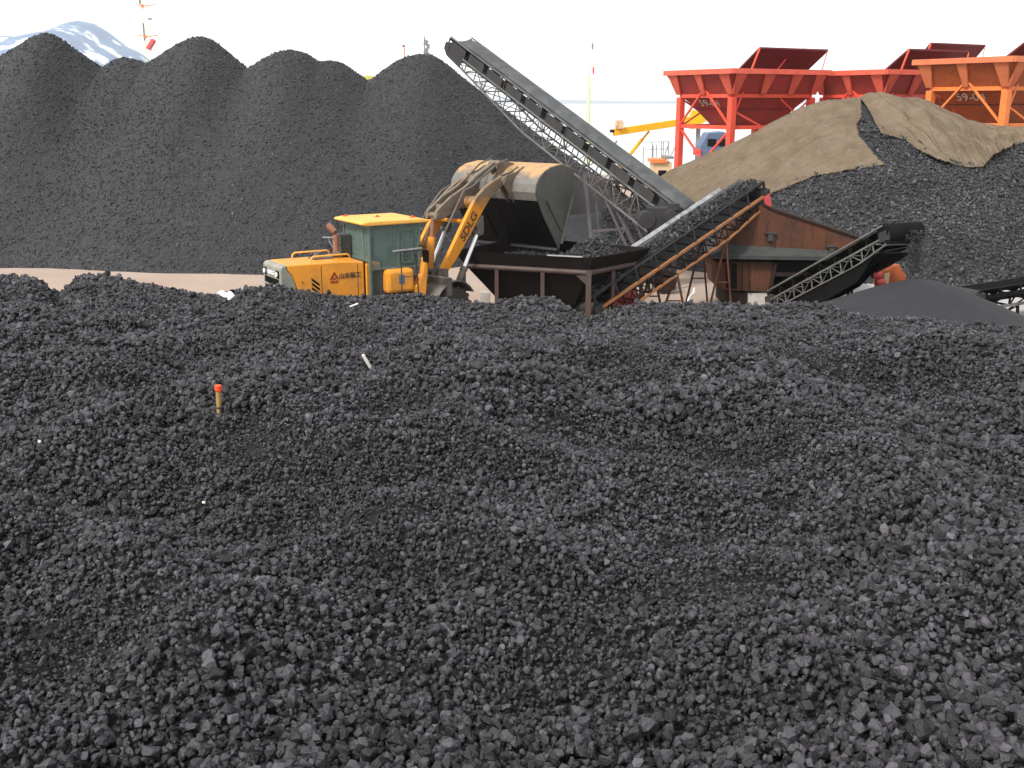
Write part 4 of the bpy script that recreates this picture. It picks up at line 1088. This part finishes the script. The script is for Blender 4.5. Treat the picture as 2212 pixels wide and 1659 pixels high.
# ================================================================== SCREENING MACHINE
sm = thing('screening_machine', 'rusty red screening machine with grey dusty ledge behind the loaded conveyor', 'screening machine', (8.5, 34, 0))
Ys = 33.4
def dpr(poly, Y0, dep):                 # polygon drawn at distance Y0, pushed back by dep metres
    a = [at(x, y, Y0) for x, y in poly]; return a, [p + Vector((0, dep, 0)) for p in a]
b = MB(); b.frustum(*dpr([(1562,552),(1590,500),(1628,452),(1645,440),(1671,454),(1877,523),(1864,553)], Ys, 2.0)); hs = b.build('housing', MT['rust'], sm, world=True, bevel=.02)
b = MB(); b.frustum(*dpr([(1645,437),(1671,450),(1880,520),(1880,524),(1671,455),(1645,442)], Ys-.06, 2.12)); b.build('top_edge', MT['rustdk'], hs, world=True)
b = MB(); a, c = dpr([(1536,559),(1874,564),(1874,556),(1536,551)], Ys-.38, 2.7); b.frustum(a, c)
a2 = [at(1540,551,Ys-.34), at(1866,555,Ys-.34), at(1862,545,Ys-.02), at(1575,528,Ys-.02)]
b.add(a2, [(0,1,2,3)]); b.build('dust_ledge', MT['ledge'], sm, world=True)
b = MB(); b.frustum(*dpr([(1545,565),(1551,622),(1563,627),(1661,631),(1673,566)], Ys-.1, 1.9)); bd = b.build('lower_body', MT['rust'], sm, world=True, bevel=.02)
b = MB(); b.frustum(*dpr([(1567,569),(1569,622),(1592,624),(1592,569)], Ys-.12, .03)); b.build('dark_opening', MT['black'], bd, world=True)
b = MB()
for x in (1578, 1603, 1617, 1669): 
    a = at(x, 565, Ys-.16); c = at(x-1, 628, Ys-.16); b.bar(a, c, .05)
b.build('stiffener', MT['rustdk'], bd, world=True)
b = MB(); b.frustum(*dpr([(1673,566),(1682,596),(1800,600),(1864,566)], Ys-.05, 1.9)); b.frustum(*dpr([(1690,597),(1682,618),(1700,650),(1790,650),(1810,600)], Ys-.02, 1.8)); b.build('chute', MT['black'], sm, world=True)
b = MB(); a = at(1675, 592, Ys-.2); c = at(1790, 596, Ys-.2); b.bar(a, c, .12); b.bar(at(1676,568,Ys-.2), at(1662,628,Ys-.2), .10); b.build('cross_beam', MT['rustdk'], sm, world=True)
b = MB()
for (x, y) in ((1664, 503), (1797, 532)):
    c = at(x, y, Ys-.08); b.box(c, (.36, .14, .05)); b.box(c + Vector((.0, .0, -.15)), (.16, .12, .2)); b.bar(c + Vector((.12,0,-.03)), c + Vector((.14,0,-.45)), .03)
b.build('hinge_bracket', MT['ledge'], sm, world=True)
b = MB(); b.frustum(*dpr([(1567,629),(1565,668),(1613,668),(1614,632)], Ys, 1.6)); b.build('pedestal', MT['rustdk'], sm, world=True)
b = MB(); b.frustum(*dpr([(1616,634),(1616,672),(1662,672),(1664,650),(1670,632)], Ys-.05, 1.7)); b.build('concrete_footing', MT['concrete'], sm, world=True)
b = MB()
for k in range(7):
    c = at(1700+k*9, 640-k*6+(k%2)*8, 32.6); b.path([c + Vector((-.12,0,-.5)), c + Vector((-.1,0,0)), c + Vector((0,0,.1)), c + Vector((.1,0,.02)), c + Vector((.1,0,-.2))], .028, 6)
b.build('pipes', MT['rustdk'], sm, world=True)
# orange cab behind the conveyor, red guards
oc = thing('orange_power_unit', 'small orange steel box half buried behind the fine coal cone', 'machine', at(1915, 600, 29.5).xyz * Vector((1,1,0)) if False else (at(1915,600,29.5).x, 29.5, 0))
b = MB(); c = at(1922, 585, 29.5); b.prism([(c.x-.1, .2), (c.x+.38, .2), (c.x+.38, c.z-.1), (c.x+.15, c.z+.22), (c.x-.02, c.z+.2), (c.x-.1, c.z)], 29.2, 30.4); b.build('casing', MT['or'], oc, world=True, bevel=.03)
b = MB(); b.prism([(c.x-.26, .3), (c.x-.12, .3), (c.x-.12, c.z+.0), (c.x-.26, c.z-.05)], 29.15, 29.21); b.build('side_strip', MT['beige'], oc, world=True)
b = MB(); c = at(1893, 603, 28.9); b.tube(c + Vector((-.12,0,.12)), c + Vector((.12,0,.1)), .10, n=14); b.tube(c + Vector((0,0,-.08)), c + Vector((.25,0,-.1)), .10, n=14); b.build('red_roller', MT['pinkred'], oc, world=True, smooth=True)
# ================================================================== RED HOPPERS
def big_hopper(label, Bx, By, red, zs=1.0, txt='59-04', lid=1.16):
    u = Vector((.5, -.866, 0)); W, Lh = 4.2, 5.6
    A = Vector((Bx, By, 0)) - u * W
    t = thing('storage_hopper', label, 'hopper', A, math.atan2(-.866, .5), 'steel storage hoppers in a row behind the net covered pile')
    ml, mw, mr = (MT['redlt'], MT['red'], MT['redrim']) if red else (MT['orlt'], MT['or'], MT['orrim'])
    zr, zk, zc_, zb = 7.95*zs, 6.75*zs, 6.0*zs, 5.1*zs
    def rect(z, i): return [Vector((-i, -i, z)), Vector((W+i, -i, z)), Vector((W+i, Lh+i, z)), Vector((-i, Lh+i, z))]
    b = MB(); b.walls(rect(zr-.1, .62), rect(zk, .02), .04); b.build('upper_skirt', mw, t)
    b = MB(); b.walls(rect(zk-.08, -.06), rect(zc_, -.62), .04); b.walls(rect(zc_, -.60), rect(zb, -1.25), .04); fn = b.build('funnel', mw, t)
    b = MB(); r1 = rect(zc_, -.60)
    for i in range(4): b.bar(r1[i], r1[(i+1)%4], .07, .05)
    r1 = rect(zb, -1.22)
    for i in range(4): b.bar(r1[i], r1[(i+1)%4], .14, .1)
    b.build('funnel_rib', MT['lid'] if red else MT['rust'], fn)
    b = MB(); r1 = rect(zr-.03, .68)
    for i in range(4): b.bar(r1[i], r1[(i+1)%4], .16, .26)
    b.build('rim_beam', mr, t)
    b = MB(); r1 = rect(zk-.05, 0)
    for i in range(4): b.bar(r1[i], r1[(i+1)%4], .16, .18)
    r1 = rect(zb, 0)
    for i in range(4): b.bar(r1[i], r1[(i+1)%4], .16, .2)
    b.build('ring_beam', ml, t)
    for (x, y) in ((0, 0), (W, 0), (W, Lh), (0, Lh)):
        b = MB(); b.bar((x, y, -.05), (x, y, zk-.12), .34, .34, up=(0,1,0)); b.bx(x-.3,x+.3,y-.3,y+.3,-.02,.04); b.build('leg', ml, t, bevel=.015)
    b = MB()                                         # gusset plates under the rim
    def gus(x, y, dx, dy, s=1.0):
        n_ = Vector((dx, dy, 0)); tt = Vector((-dy, dx, 0)) * .22 * s
        p = Vector((x, y, 0))
        b.frustum([p + tt*1.6 + n_*.60 + Vector((0,0,zr-.16)), p - tt*1.6 + n_*.60 + Vector((0,0,zr-.16)), p - tt*.7 + n_*.1 + Vector((0,0,zk+.02)), p + tt*.7 + n_*.1 + Vector((0,0,zk+.02))],
                  [p + tt*1.6 + n_*.68 + Vector((0,0,zr-.16)), p - tt*1.6 + n_*.68 + Vector((0,0,zr-.16)), p - tt*.7 + n_*.2 + Vector((0,0,zk+.02)), p + tt*.7 + n_*.2 + Vector((0,0,zk+.02))])
    for f in (.0, .5, 1.0): gus(W*f, 0, 0, -1, 1.1 if f != .5 else .8); gus(W*f, Lh, 0, 1)
    for f in (.0, .35, .7, 1.0): gus(W, Lh*f, 1, 0, 1.0); gus(0, Lh*f, -1, 0)
    b.build('gusset', mr, t)
    b = MB()
    b.bar((W*.5, -.12, zk+.35), (.1, -.05, zb+.1), .09); b.bar((W*.5, -.12, zk+.35), (W-.1, -.05, zb+.1), .09)
    b.bar((.05, 0, zb-.1), (W*.75, 0, 2.4), .10); b.bar((W-.05, 0, zb-.1), (W*.25, 0, 2.4), .10)
    b.bar((0, .1, zk-.2), (0, Lh*.5, zb), .07); b.bar((0, .1, zb), (0, Lh*.5, zk-.2), .07); b.bar((0, Lh*.5, zk-.2), (0, Lh, zb), .07); b.bar((0, Lh*.5, zb), (0, Lh, zk-.2), .07)
    b.bar((W, .1, zk-.8), (W, Lh*.35, zb+.1), .09); b.bar((W, Lh*.6, zk-.2), (W, Lh, zb), .07); b.bar((W, Lh*.6, zb), (W, Lh, zk-.2), .07)
    b.build('brace', ml, t)
    if lid:
        b = MB(); y0, y1 = 1.7, 6.6
        p = [Vector((2.7, y0, zr+.12)), Vector((2.7, y1, zr+.12)), Vector((4.2, y1, zr+lid)), Vector((4.2, y0, zr+lid))]
        nn = (p[1]-p[0]).cross(p[3]-p[0]).normalized() * .03
        b.frustum([v - nn for v in p], [v + nn for v in p])
        for i in range(4): b.bar(p[i], p[(i+1)%4], .09)
        for f in (.33, .66): b.bar(lerp(p[0],p[1],f)-nn*2, lerp(p[3],p[2],f)-nn*2, .06)
        ldm = b.build('grate_lid', MT['lid'], t)
        b = MB(); b.bar(p[3], (W+.1, .1, zk-1.0), .075); b.bar(p[2], (W+.35, Lh+.3, zr), .05)
        b.bar(lerp(p[0],p[1],.5)+Vector((.9,0,.55)), lerp(p[0],p[1],.4)+Vector((.7,0,-.1)), .06)
        b.build('lid_strut', ml, ldm)
    zt = (zk + zc_)/2
    # number on the funnel face that looks towards the yard
    f0 = rect(zk-.08, -.06); f1 = rect(zc_, -.62)
    cmid = (f0[0]+f0[1]+f1[0]+f1[1])/4; upv = ((f0[0]+f0[1])-(f1[0]+f1[1])).normalized()
    text(txt, .62, basis(cmid + Vector((0,-.07,-.02)), (1,0,0), upv), MT['paintw'], fn, 'painted_number', depth=.006, sx=1.15)
    return t
big_hopper('red storage hopper with four red legs, nearest to the yellow crane', 11.44, 56.0, True)
big_hopper('red storage hopper rising behind the crest of the netted pile, between two others', 19.8, 57.6, True)
big_hopper('red storage hopper mostly hidden behind the orange one, only its lid showing', 23.0, 63.0, True, zs=1.0, lid=1.75)
big_hopper('orange storage hopper at the right edge with a pale painted number', 22.9, 50.0, False, zs=1.045)
# ================================================================== CRANE AND HARBOUR BITS
cr = thing('harbour_crane', 'yellow crane boom reaching left from behind the red hopper', 'crane', (at(1505, 300, 82).x, 82, 0))
a0, a1, a2 = at(1326, 286, 80), at(1470, 264, 82), at(1512, 250, 82.5)
b = MB(); b.bar(a0, a1, .4, .50); b.bar(a1, a2, .4, .42); b.bar(a1 + Vector((0,0,-.1)), at(1500,272,82.3), .4, .5); b.build('boom', MT['craney'], cr, world=True, bevel=.02)
b = MB(); b.box(at(1338, 270, 80), (.6, .5, .5)); b.box(at(1331,268,80)+Vector((0,-.27,.05)), (.2,.1,.4)); b.box(at(1338,261,80), (.5,.4,.08)); b.build('winch', MT['beige'], cr, world=True)
b = MB(); b.box(at(1322, 283, 80), (.3,.3,.2)); b.build('boom_tip', MT['black'], cr, world=True)
b = MB(); b.bar(at(1402, 284, 81), at(1386, 303, 81.5), .13); b.bar(at(1388, 300, 81.5), at(1330, 372, 83), .2); b.build('boom_cylinder', MT['craney'], cr, world=True)
b = MB(); b.prism([(at(1488,270,82.5).x, at(1488,270,82.5).z), (at(1494,246,82.5).x, at(1494,246,82.5).z+.3), (at(1514,242,82.5).x, at(1514,242,82.5).z), (at(1524,262,82.5).x, at(1524,262,82.5).z), (at(1506,270,82.5).x, at(1506,270,82.5).z)], 82, 83.2); b.build('slew_head', MT['craney'], cr, world=True)
b = MB(); p = at(1509, 268, 82.6); b.tube((p.x, 82.6, 0), (p.x, 82.6, p.z), .17, n=10); b.build('column', MT['greypole'], cr, world=True)
# quay machine with cab
qm = thing('quay_machine', 'small blue grey machine under the nearest red hopper', 'machine', (at(1545, 330, 76).x, 76, 0))
c = at(1540, 312, 76)
b = MB(); b.prism([(c.x-1.0, 1.4), (c.x+1.4, 1.4), (c.x+1.4, c.z+.5), (c.x+.6, c.z+.9), (c.x-.5, c.z+.8), (c.x-1.0, c.z-.1)], 75.4, 77.4); b.build('body', MT['blue'], qm, world=True, bevel=.04)
b = MB(); b.bx(c.x-.5, c.x+.1, 75.36, 75.40, c.z-.1, c.z+.4); b.bx(c.x+.3, c.x+.9, 75.36, 75.40, c.z-.1, c.z+.4); b.build('cab_window', MT['black'], qm, world=True)
b = MB(); 
for k in range(4): lathe_y(b, (c.x-.9+k*.75, 75.2, .55), [(.2,-.1),(.5,-.12),(.55,0),(.5,.12),(.2,.1)], 18)
b.bx(c.x-1.3, c.x+1.8, 75.3, 77.4, .7, 1.4); b.build('undercarriage', MT['rubber'], qm, world=True)
b = MB(); b.box((c.x-1.2, 75.5, c.z-.5), (.5,.5,.4)); b.build('red_box', MT['pinkred'], qm, world=True)
b = MB(); b.box((c.x+1.9, 75.6, c.z-.0), (.6,.4,.5)); b.build('green_tank', metal('green_paint', (.12,.30,.16), None, .6, bump=0), qm, world=True)
b = MB(); b.box((c.x+2.5, 75.6, c.z-.1), (.6,.4,.4)); b.build('yellow_guard', MT['craney'], qm, world=True)
# fence of thin poles
fn_ = thing('pipe_railing', 'thin grey pipe railing standing beyond the long conveyor under the crane', 'railing', (at(1420, 345, 84).x, 84, 0))
b = MB()
for px, y0, y1 in ((1409,308,352),(1411,315,352),(1418,313,345),(1429,306,345),(1433,306,352),(1444,308,350),(1463,307,330),(1390,318,345)):
    a = at(px, y0, 84); c = at(px, y1, 84); b.tube(a, (c.x, 84, 0), .035, n=6)
a = at(1392, 307, 84); c = at(1446, 306, 84); b.tube(a, c, .03, n=6); b.tube(at(1392,322,84), at(1446,322,84), .03, n=6); b.tube(at(1463,307,84), at(1450,335,84), .04, n=6); b.tube(at(1446,306,84), at(1436,335,84), .04, n=6)
b.build('rail', MT['greypole'], fn_, world=True)
kb = thing('site_hut', 'low beige hut with an orange roof beside the leftmost red leg', 'hut', (at(1430, 360, 78).x, 78, 0))
a = at(1411, 350, 78); c = at(1452, 350, 78)
b = MB(); b.bx(a.x, c.x, 78, 80, 0, a.z-.05); b.build('wall', MT['beige'], kb, world=True)
b = MB(); b.bx(a.x-.15, at(1440,350,78).x, 77.8, 80.2, a.z-.05, a.z+.2); b.build('roof', MT['orlt'], kb, world=True)
b = MB(); b.bx(at(1436,350,78).x, c.x+.1, 77.9, 80.1, a.z+.22, a.z+.4); b.build('roof_vent', MT['greypole'], kb, world=True)
b = MB(); b.bx(a.x+.4, a.x+1.0, 77.97, 78.0, a.z-1.2, a.z-.6); b.build('window', MT['black'], kb, world=True)
# masts
m1 = thing('signal_mast', 'tall pale mast with red crossarms above the saddle between two coal piles', 'mast', (at(317, 60, 120).x, 120, 0))
p = at(317, 60, 120).x
b = MB(); 
for dx in (-.28, .28): b.tube((p+dx, 120, 0), (p+dx, 120, 21), .05, n=6)
for k in range(40): b.bar((p-.28, 120, k*.52), (p+.28, 120, k*.52+.5), .03)
b.build('lattice', MT['paleyel'], m1, world=True)
for (py, h1, mt_) in ((13, 1.9, 'tex'), (79, 2.0, 'tex')):
    z = at(317, py, 120).z; b = MB(); b.bar((p-h1*.5-.1, 120, z+.15), (p, 120, z), .09); b.bar((p, 120, z), (p+h1*.6, 120, z+.15), .09); b.box((p-.25,119.9,z), (.3,.2,.3)); b.build('crossarm', MT['orlt'], m1, world=True)
b = MB(); c = at(326, 97, 120); b.bar(c + Vector((-.35,0,-.45)), c + Vector((.4,0,.55)), .6, .5); b.build('signal_drum', MT['pinkred'], m1, world=True, bevel=.12)
b = MB(); c = at(319, 46, 119.9); b.bar((p-.35,119.9,at(317,50,120).z), (p-.35,119.9,at(317,88,120).z), .1); b.box(at(324,41,119.9), (.35,.2,.2)); c = at(302, 5, 120); b.bar((c.x,120,c.z-.2), (c.x,120,c.z+1.6), .18); b.build('cable_box', MT['greypole'], m1, world=True)
m2 = thing('signal_mast', 'slender pale yellow mast right of the long conveyor, red lamp halfway', 'mast', (at(1272, 200, 110).x, 110, 0))
p = at(1272, 200, 110).x; zt = at(1272, 120, 110).z
b = MB(); b.tube((p, 110, 0), (p, 110, zt-2), .22, .12, n=8); b.tube((p, 110, zt-2), (p+.2, 110, zt+.4), .05, n=6); b.build('pole', MT['paleyel'], m2, world=True)
b = MB(); c = at(1282, 152, 110); b.box(c, (.18,.15,.7)); b.bar(c, (p,110,c.z), .05); b.build('lamp', MT['pinkred'], m2, world=True)
b = MB(); c = at(1280, 100, 110); b.box(c, (.2,.15,.6)); b.bar(c, (p+.15,110,zt+.2), .04); b.build('top_lamp', MT['greypole'], m2, world=True)
m3 = thing('radio_mast', 'thin grey mast with two clusters of gear rising over the ridge near the conveyor head', 'mast', (at(918, 100, 75).x, 75, 0))
p = at(917, 100, 75).x
b = MB(); b.tube((p, 75, 0), (p, 75, at(917,78,75).z), .07, .04, n=8); b.build('pole', MT['greypole'], m3, world=True)
for y in (92, 110):
    c = at(920, y, 75); b = MB(); b.box(c, (.28,.2,.35), Matrix.Rotation(.4, 3, 'Y')); b.box(c + Vector((.15,0,-.25)), (.22,.2,.3)); b.bar(c + Vector((-.1,0,0)), (p, 75, c.z), .05); b.build('antenna', MT['greypole'], m3, world=True)
m4 = thing('marker_post', 'tiny reddish post with a lamp left of the thin grey mast', 'post', (at(874,115,72).x, 72, 0))
c = at(874, 113, 72); b = MB(); b.tube((c.x,72,0), (c.x,72,c.z+.3), .04, n=6); b.build('post', MT['orlt'], m4, world=True)
b = MB(); b.box((c.x-.05,72,c.z+.4), (.16,.12,.16)); b.build('lamp', MT['tex'], m4, world=True)
sh = thing('yellow_shed', 'yellow roof corner showing in the notch of the coal ridge', 'shed', (at(795,175,90).x, 90, 0))
c = at(795, 172, 90); b = MB(); b.bx(c.x-2, c.x+2, 90, 94, 0, c.z-.3); b.build('wall', MT['beige'], sh, world=True)
b = MB(); b.prism([(c.x-2.3, c.z-.3), (c.x+2.3, c.z-.3), (c.x, c.z+.35)], 89.8, 94.2); b.build('roof', metal('lime_roof', (.50,.48,.10), None, .6, bump=0), sh, world=True)
# bush on the flank of the pile
bs = thing('scrub_bush', 'scraggly grey bush on the right flank of the ridge below the conveyor head', 'bush', (at(1030,190,54.5).x, 54.5, at(1030,196,54.5).z-.6))
b = MB(); c = at(1030, 186, 54.5); rr = random.Random(3)
for k in range(26):
    a = c + Vector((rr.uniform(-.3,.3), rr.uniform(-.2,.2), -1.0)); e = c + Vector((rr.gauss(0,.38), rr.gauss(0,.25), rr.gauss(-.1,.25)))
    b.bar(a, e, .018)
    for j in range(16):
        q_ = e + Vector((rr.gauss(0,.12), rr.gauss(0,.12), rr.gauss(0,.12))); s_ = .05
        b.add([q_ + Vector((rr.uniform(-s_,s_), rr.uniform(-s_,s_), rr.uniform(-s_,s_))) for _ in range(3)], [(0,1,2)])
b.build('twigs', MT['greypole'], bs, world=True)
# ================================================================== SMALL THINGS ON THE HEAP
def hz_(x, y): return float(hF(np.array([x]), np.array([y]))[0])
def ground_hit(px, py):
    a, b_ = (px-CX)/F, (CY-py)/F
    for k in range(400):
        Y_ = 3.2 + k*.06; t = Y_/(CT+b_*ST); x = a*t; z = H + (-ST+b_*CT)*t
        if z <= hz_(x, Y_): return Vector((x, Y_, z))
    return Vector((x, Y_, z))
p = ground_hit(473, 897); s_ = Vector((0,0,1))
st = thing('marker_stake', 'wooden stake with an orange painted top standing in the coal', 'stake', p)
b = MB(); b.tube((0,0,-.15), (.012,0,.25), .022, .027, n=10); b.build('stick', MT['wood'], st, smooth=True)
b = MB(); b.tube((.012,0,.245), (.014,0,.305), .036, .034, n=12); b.build('cap', MT['orangecap'], st, smooth=True, bevel=.008)
def scrap(px, py, name, label, cat, size, rot, mat):
    p = ground_hit(px, py); b = MB(); m = Matrix.Rotation(rot[2], 3, 'Z') @ Matrix.Rotation(rot[1], 3, 'Y')
    b.box((0,0,0), size, m)
    if size[2] > .05: b.box((size[0]*.3,0.01,.01), (size[0]*.5, size[1]*.8, size[2]*1.2), m @ Matrix.Rotation(.25, 3, 'Y'))
    o = b.build(name, mat); o.location = p + Vector((0,0,size[2]*.5+.07)); tag(o, label, cat)
    bv = o.modifiers.new('b', 'BEVEL'); bv.width = min(size)*.3
scrap(489, 651, 'plastic_scrap', 'white plastic scrap lying near the heap crest left of the loader', 'scrap', (.30, .16, .07), (0, .55, -.2), MT['white'])
scrap(797, 803, 'wood_stick', 'pale split stick standing up in the coal in the middle of the heap', 'stick', (.30, .045, .04), (0, 1.1, .3), MT['stick'])
scrap(765, 669, 'wood_chip', 'thin pale chip of wood below the yellow hood of the loader', 'stick', (.17, .04, .03), (0, -.35, .1), MT['stick'])
scrap(442, 1105, 'white_pebble', 'small white pebble low in the left half of the heap', 'pebble', (.03, .025, .02), (0, .3, .2), MT['stick'])
scrap(88, 973, 'white_pebble', 'small white pebble near the left edge of the heap', 'pebble', (.03, .025, .03), (0, .9, .2), MT['stick'])
# concrete block at the foot of the hopper, bright chain
c = atz(1047, 643, .35); o = MB().box((0,0,0), (.32,.3,.5), Matrix.Rotation(.1,3,'Y')).build('concrete_block', MT['concrete'], bevel=.02); o.location = (c.x, c.y, .3); tag(o, 'pale concrete block on the ground left of the feed hopper posts', 'block')
o = MB(); c0 = at(1500, 622, 31.5); c1 = at(1487, 652, 31.2); o.path([c0, lerp(c0,c1,.4)+Vector((.03,0,0)), lerp(c0,c1,.7)+Vector((-.04,0,0)), c1], [.02,.045,.03,.05], 7)
q = o.build('steel_cable', MT['chrome']); tag(q, 'bright steel cable hanging beside the legs of the loaded conveyor', 'cable')
# low rubble bank between the loader and the hopper
def hB(X, Y):
    c = np.exp(-((X-.0)/1.6)**2 - ((Y-29.0)/.8)**2)*.75 + np.exp(-((X+1.6)/1.3)**2 - ((Y-27.6)/.9)**2)*.6 + np.exp(-((X-5.6)/2.2)**2 - ((Y-30)/1.0)**2)*.35
    return c - .12 + .06*fbm(X, Y, .6, 3, 91)
gx = np.arange(-5, 10, .09); gy = np.arange(26, 32.5, .09); X, Y = np.meshgrid(gx, gy); Z = hB(X, Y)
rb = link(grid_mesh('rubble_bank', X, Y, Z, np.maximum(Z[:-1,:-1], Z[1:,1:]) > -.02), 'rubble_bank', metal('rubble', (.30,.22,.17), (.12,.10,.09), .95, scale=1.5, lo=.4, hi=.6, bump=.6)); tag(rb, 'low bank of pinkish rubble and spilled coal at the foot of the hopper', 'rubble')
# ================================================================== CAMERA, LIGHT
cam = bpy.data.cameras.new('camera'); co = bpy.data.objects.new('camera', cam); col.objects.link(co)
co.location = (0, 0, H); co.rotation_euler = (math.pi/2 - TH, 0, 0)
cam.sensor_width = 36; cam.lens = 36 * F / 2212; cam.clip_end = 20000; cam.clip_start = .1
scene.camera = co
SE, SA = R(48), R(222)        # sun elevation, compass-like azimuth: from behind the camera, left
w = bpy.data.worlds.new('World'); scene.world = w; w.use_nodes = True
t = w.node_tree; bg = t.nodes['Background']
sky = t.nodes.new('ShaderNodeTexSky'); sky.sky_type = 'NISHITA'; sky.sun_disc = False
sky.sun_elevation = SE; sky.sun_rotation = SA; sky.air_density = 1.6; sky.dust_density = 1.0; sky.ozone_density = 1; sky.altitude = 0
hs = t.nodes.new('ShaderNodeHueSaturation'); hs.inputs['Saturation'].default_value = .12
t.links.new(sky.outputs[0], hs.inputs['Color']); t.links.new(hs.outputs[0], bg.inputs[0]); bg.inputs[1].default_value = .14
sl = bpy.data.lights.new('sun', 'SUN'); sl.energy = 2.2; sl.angle = R(10); sl.color = (1, .96, .90)
so = bpy.data.objects.new('sun', sl); col.objects.link(so)
# direction towards the sun (sky rotation is measured from +Y clockwise)
dv = Vector((math.sin(SA) * math.cos(SE), math.cos(SA) * math.cos(SE), math.sin(SE)))
so.rotation_euler = dv.to_track_quat('Z', 'Y').to_euler()
vs_ = scene.view_settings
scene.display_settings.display_device = 'sRGB'
vs_.view_transform = 'Standard'; vs_.look = 'None'; vs_.gamma = 1; vs_.exposure = .9; vs_.use_curve_mapping = False
cy = scene.cycles
cy.max_bounces = 6; cy.diffuse_bounces = 3; cy.transparent_max_bounces = 8
# ================================================================== AIR
hb = MB(); hb.bx(-4300, 4300, -450, 4750, -2.2, 330)
m = bpy.data.materials.new('haze_air'); m.use_nodes = True; t = m.node_tree
for n_ in list(t.nodes):
    if n_.type == 'BSDF_PRINCIPLED': t.nodes.remove(n_)
pv = t.nodes.new('ShaderNodeVolumePrincipled'); pv.inputs['Density'].default_value = .00014; pv.inputs['Color'].default_value = (.90, .95, 1, 1); pv.inputs['Anisotropy'].default_value = 0
out = [n_ for n_ in t.nodes if n_.type == 'OUTPUT_MATERIAL'][0]
t.links.new(pv.outputs[0], out.inputs['Volume'])
hz = hb.build('haze', m); tag(hz, kind='stuff')
cy.volume_bounces = 1

def puff(name, c, r, dens, seed):
    me = bpy.data.meshes.new(name); bm = __import__('bmesh').new(); __import__('bmesh').ops.create_icosphere(bm, subdivisions=3, radius=1)
    for v in bm.verts: v.co = Vector((v.co.x*r[0], v.co.y*r[1], v.co.z*r[2]))
    bm.to_mesh(me); bm.free()
    m = bpy.data.materials.new('dust_air'); m.use_nodes = True; t = m.node_tree
    for n_ in list(t.nodes):
        if n_.type == 'BSDF_PRINCIPLED': t.nodes.remove(n_)
    out = [n_ for n_ in t.nodes if n_.type == 'OUTPUT_MATERIAL'][0]
    pv = t.nodes.new('ShaderNodeVolumePrincipled'); pv.inputs['Color'].default_value = (.12, .115, .11, 1)
    tc = t.nodes.new('ShaderNodeTexCoord')
    ln = t.nodes.new('ShaderNodeVectorMath'); ln.operation = 'DIVIDE'; ln.inputs[1].default_value = r
    le = t.nodes.new('ShaderNodeVectorMath'); le.operation = 'LENGTH'
    t.links.new(tc.outputs['Object'], ln.inputs[0]); t.links.new(ln.outputs[0], le.inputs[0])
    n1 = N(t, 'ShaderNodeTexNoise'); n1.inputs['Scale'].default_value = 1.6; t.links.new(tc.outputs['Object'], n1.inputs['Vector'])
    ma = t.nodes.new('ShaderNodeMath'); ma.operation = 'SUBTRACT'; ma.inputs[0].default_value = 1.0; t.links.new(le.outputs['Value'], ma.inputs[1])
    m2 = t.nodes.new('ShaderNodeMath'); m2.operation = 'MULTIPLY'; t.links.new(ma.outputs[0], m2.inputs[0]); t.links.new(n1.outputs['Fac'], m2.inputs[1])
    m3 = t.nodes.new('ShaderNodeMath'); m3.operation = 'MULTIPLY'; m3.inputs[1].default_value = dens; m3.use_clamp = False; t.links.new(m2.outputs[0], m3.inputs[0])
    m4 = t.nodes.new('ShaderNodeMath'); m4.operation = 'MAXIMUM'; m4.inputs[1].default_value = 0; t.links.new(m3.outputs[0], m4.inputs[0])
    t.links.new(m4.outputs[0], pv.inputs['Density']); t.links.new(pv.outputs[0], out.inputs['Volume'])
    o = link(me, name, m); o.location = c; return tag(o, kind='stuff')
puff('dust_cloud', at(1262, 430, 32.0), (.8, .9, 1.3), 1.8, 1)
puff('dust_cloud', at(1990, 560, 26.6), (.3, .3, .7), 2.5, 2)
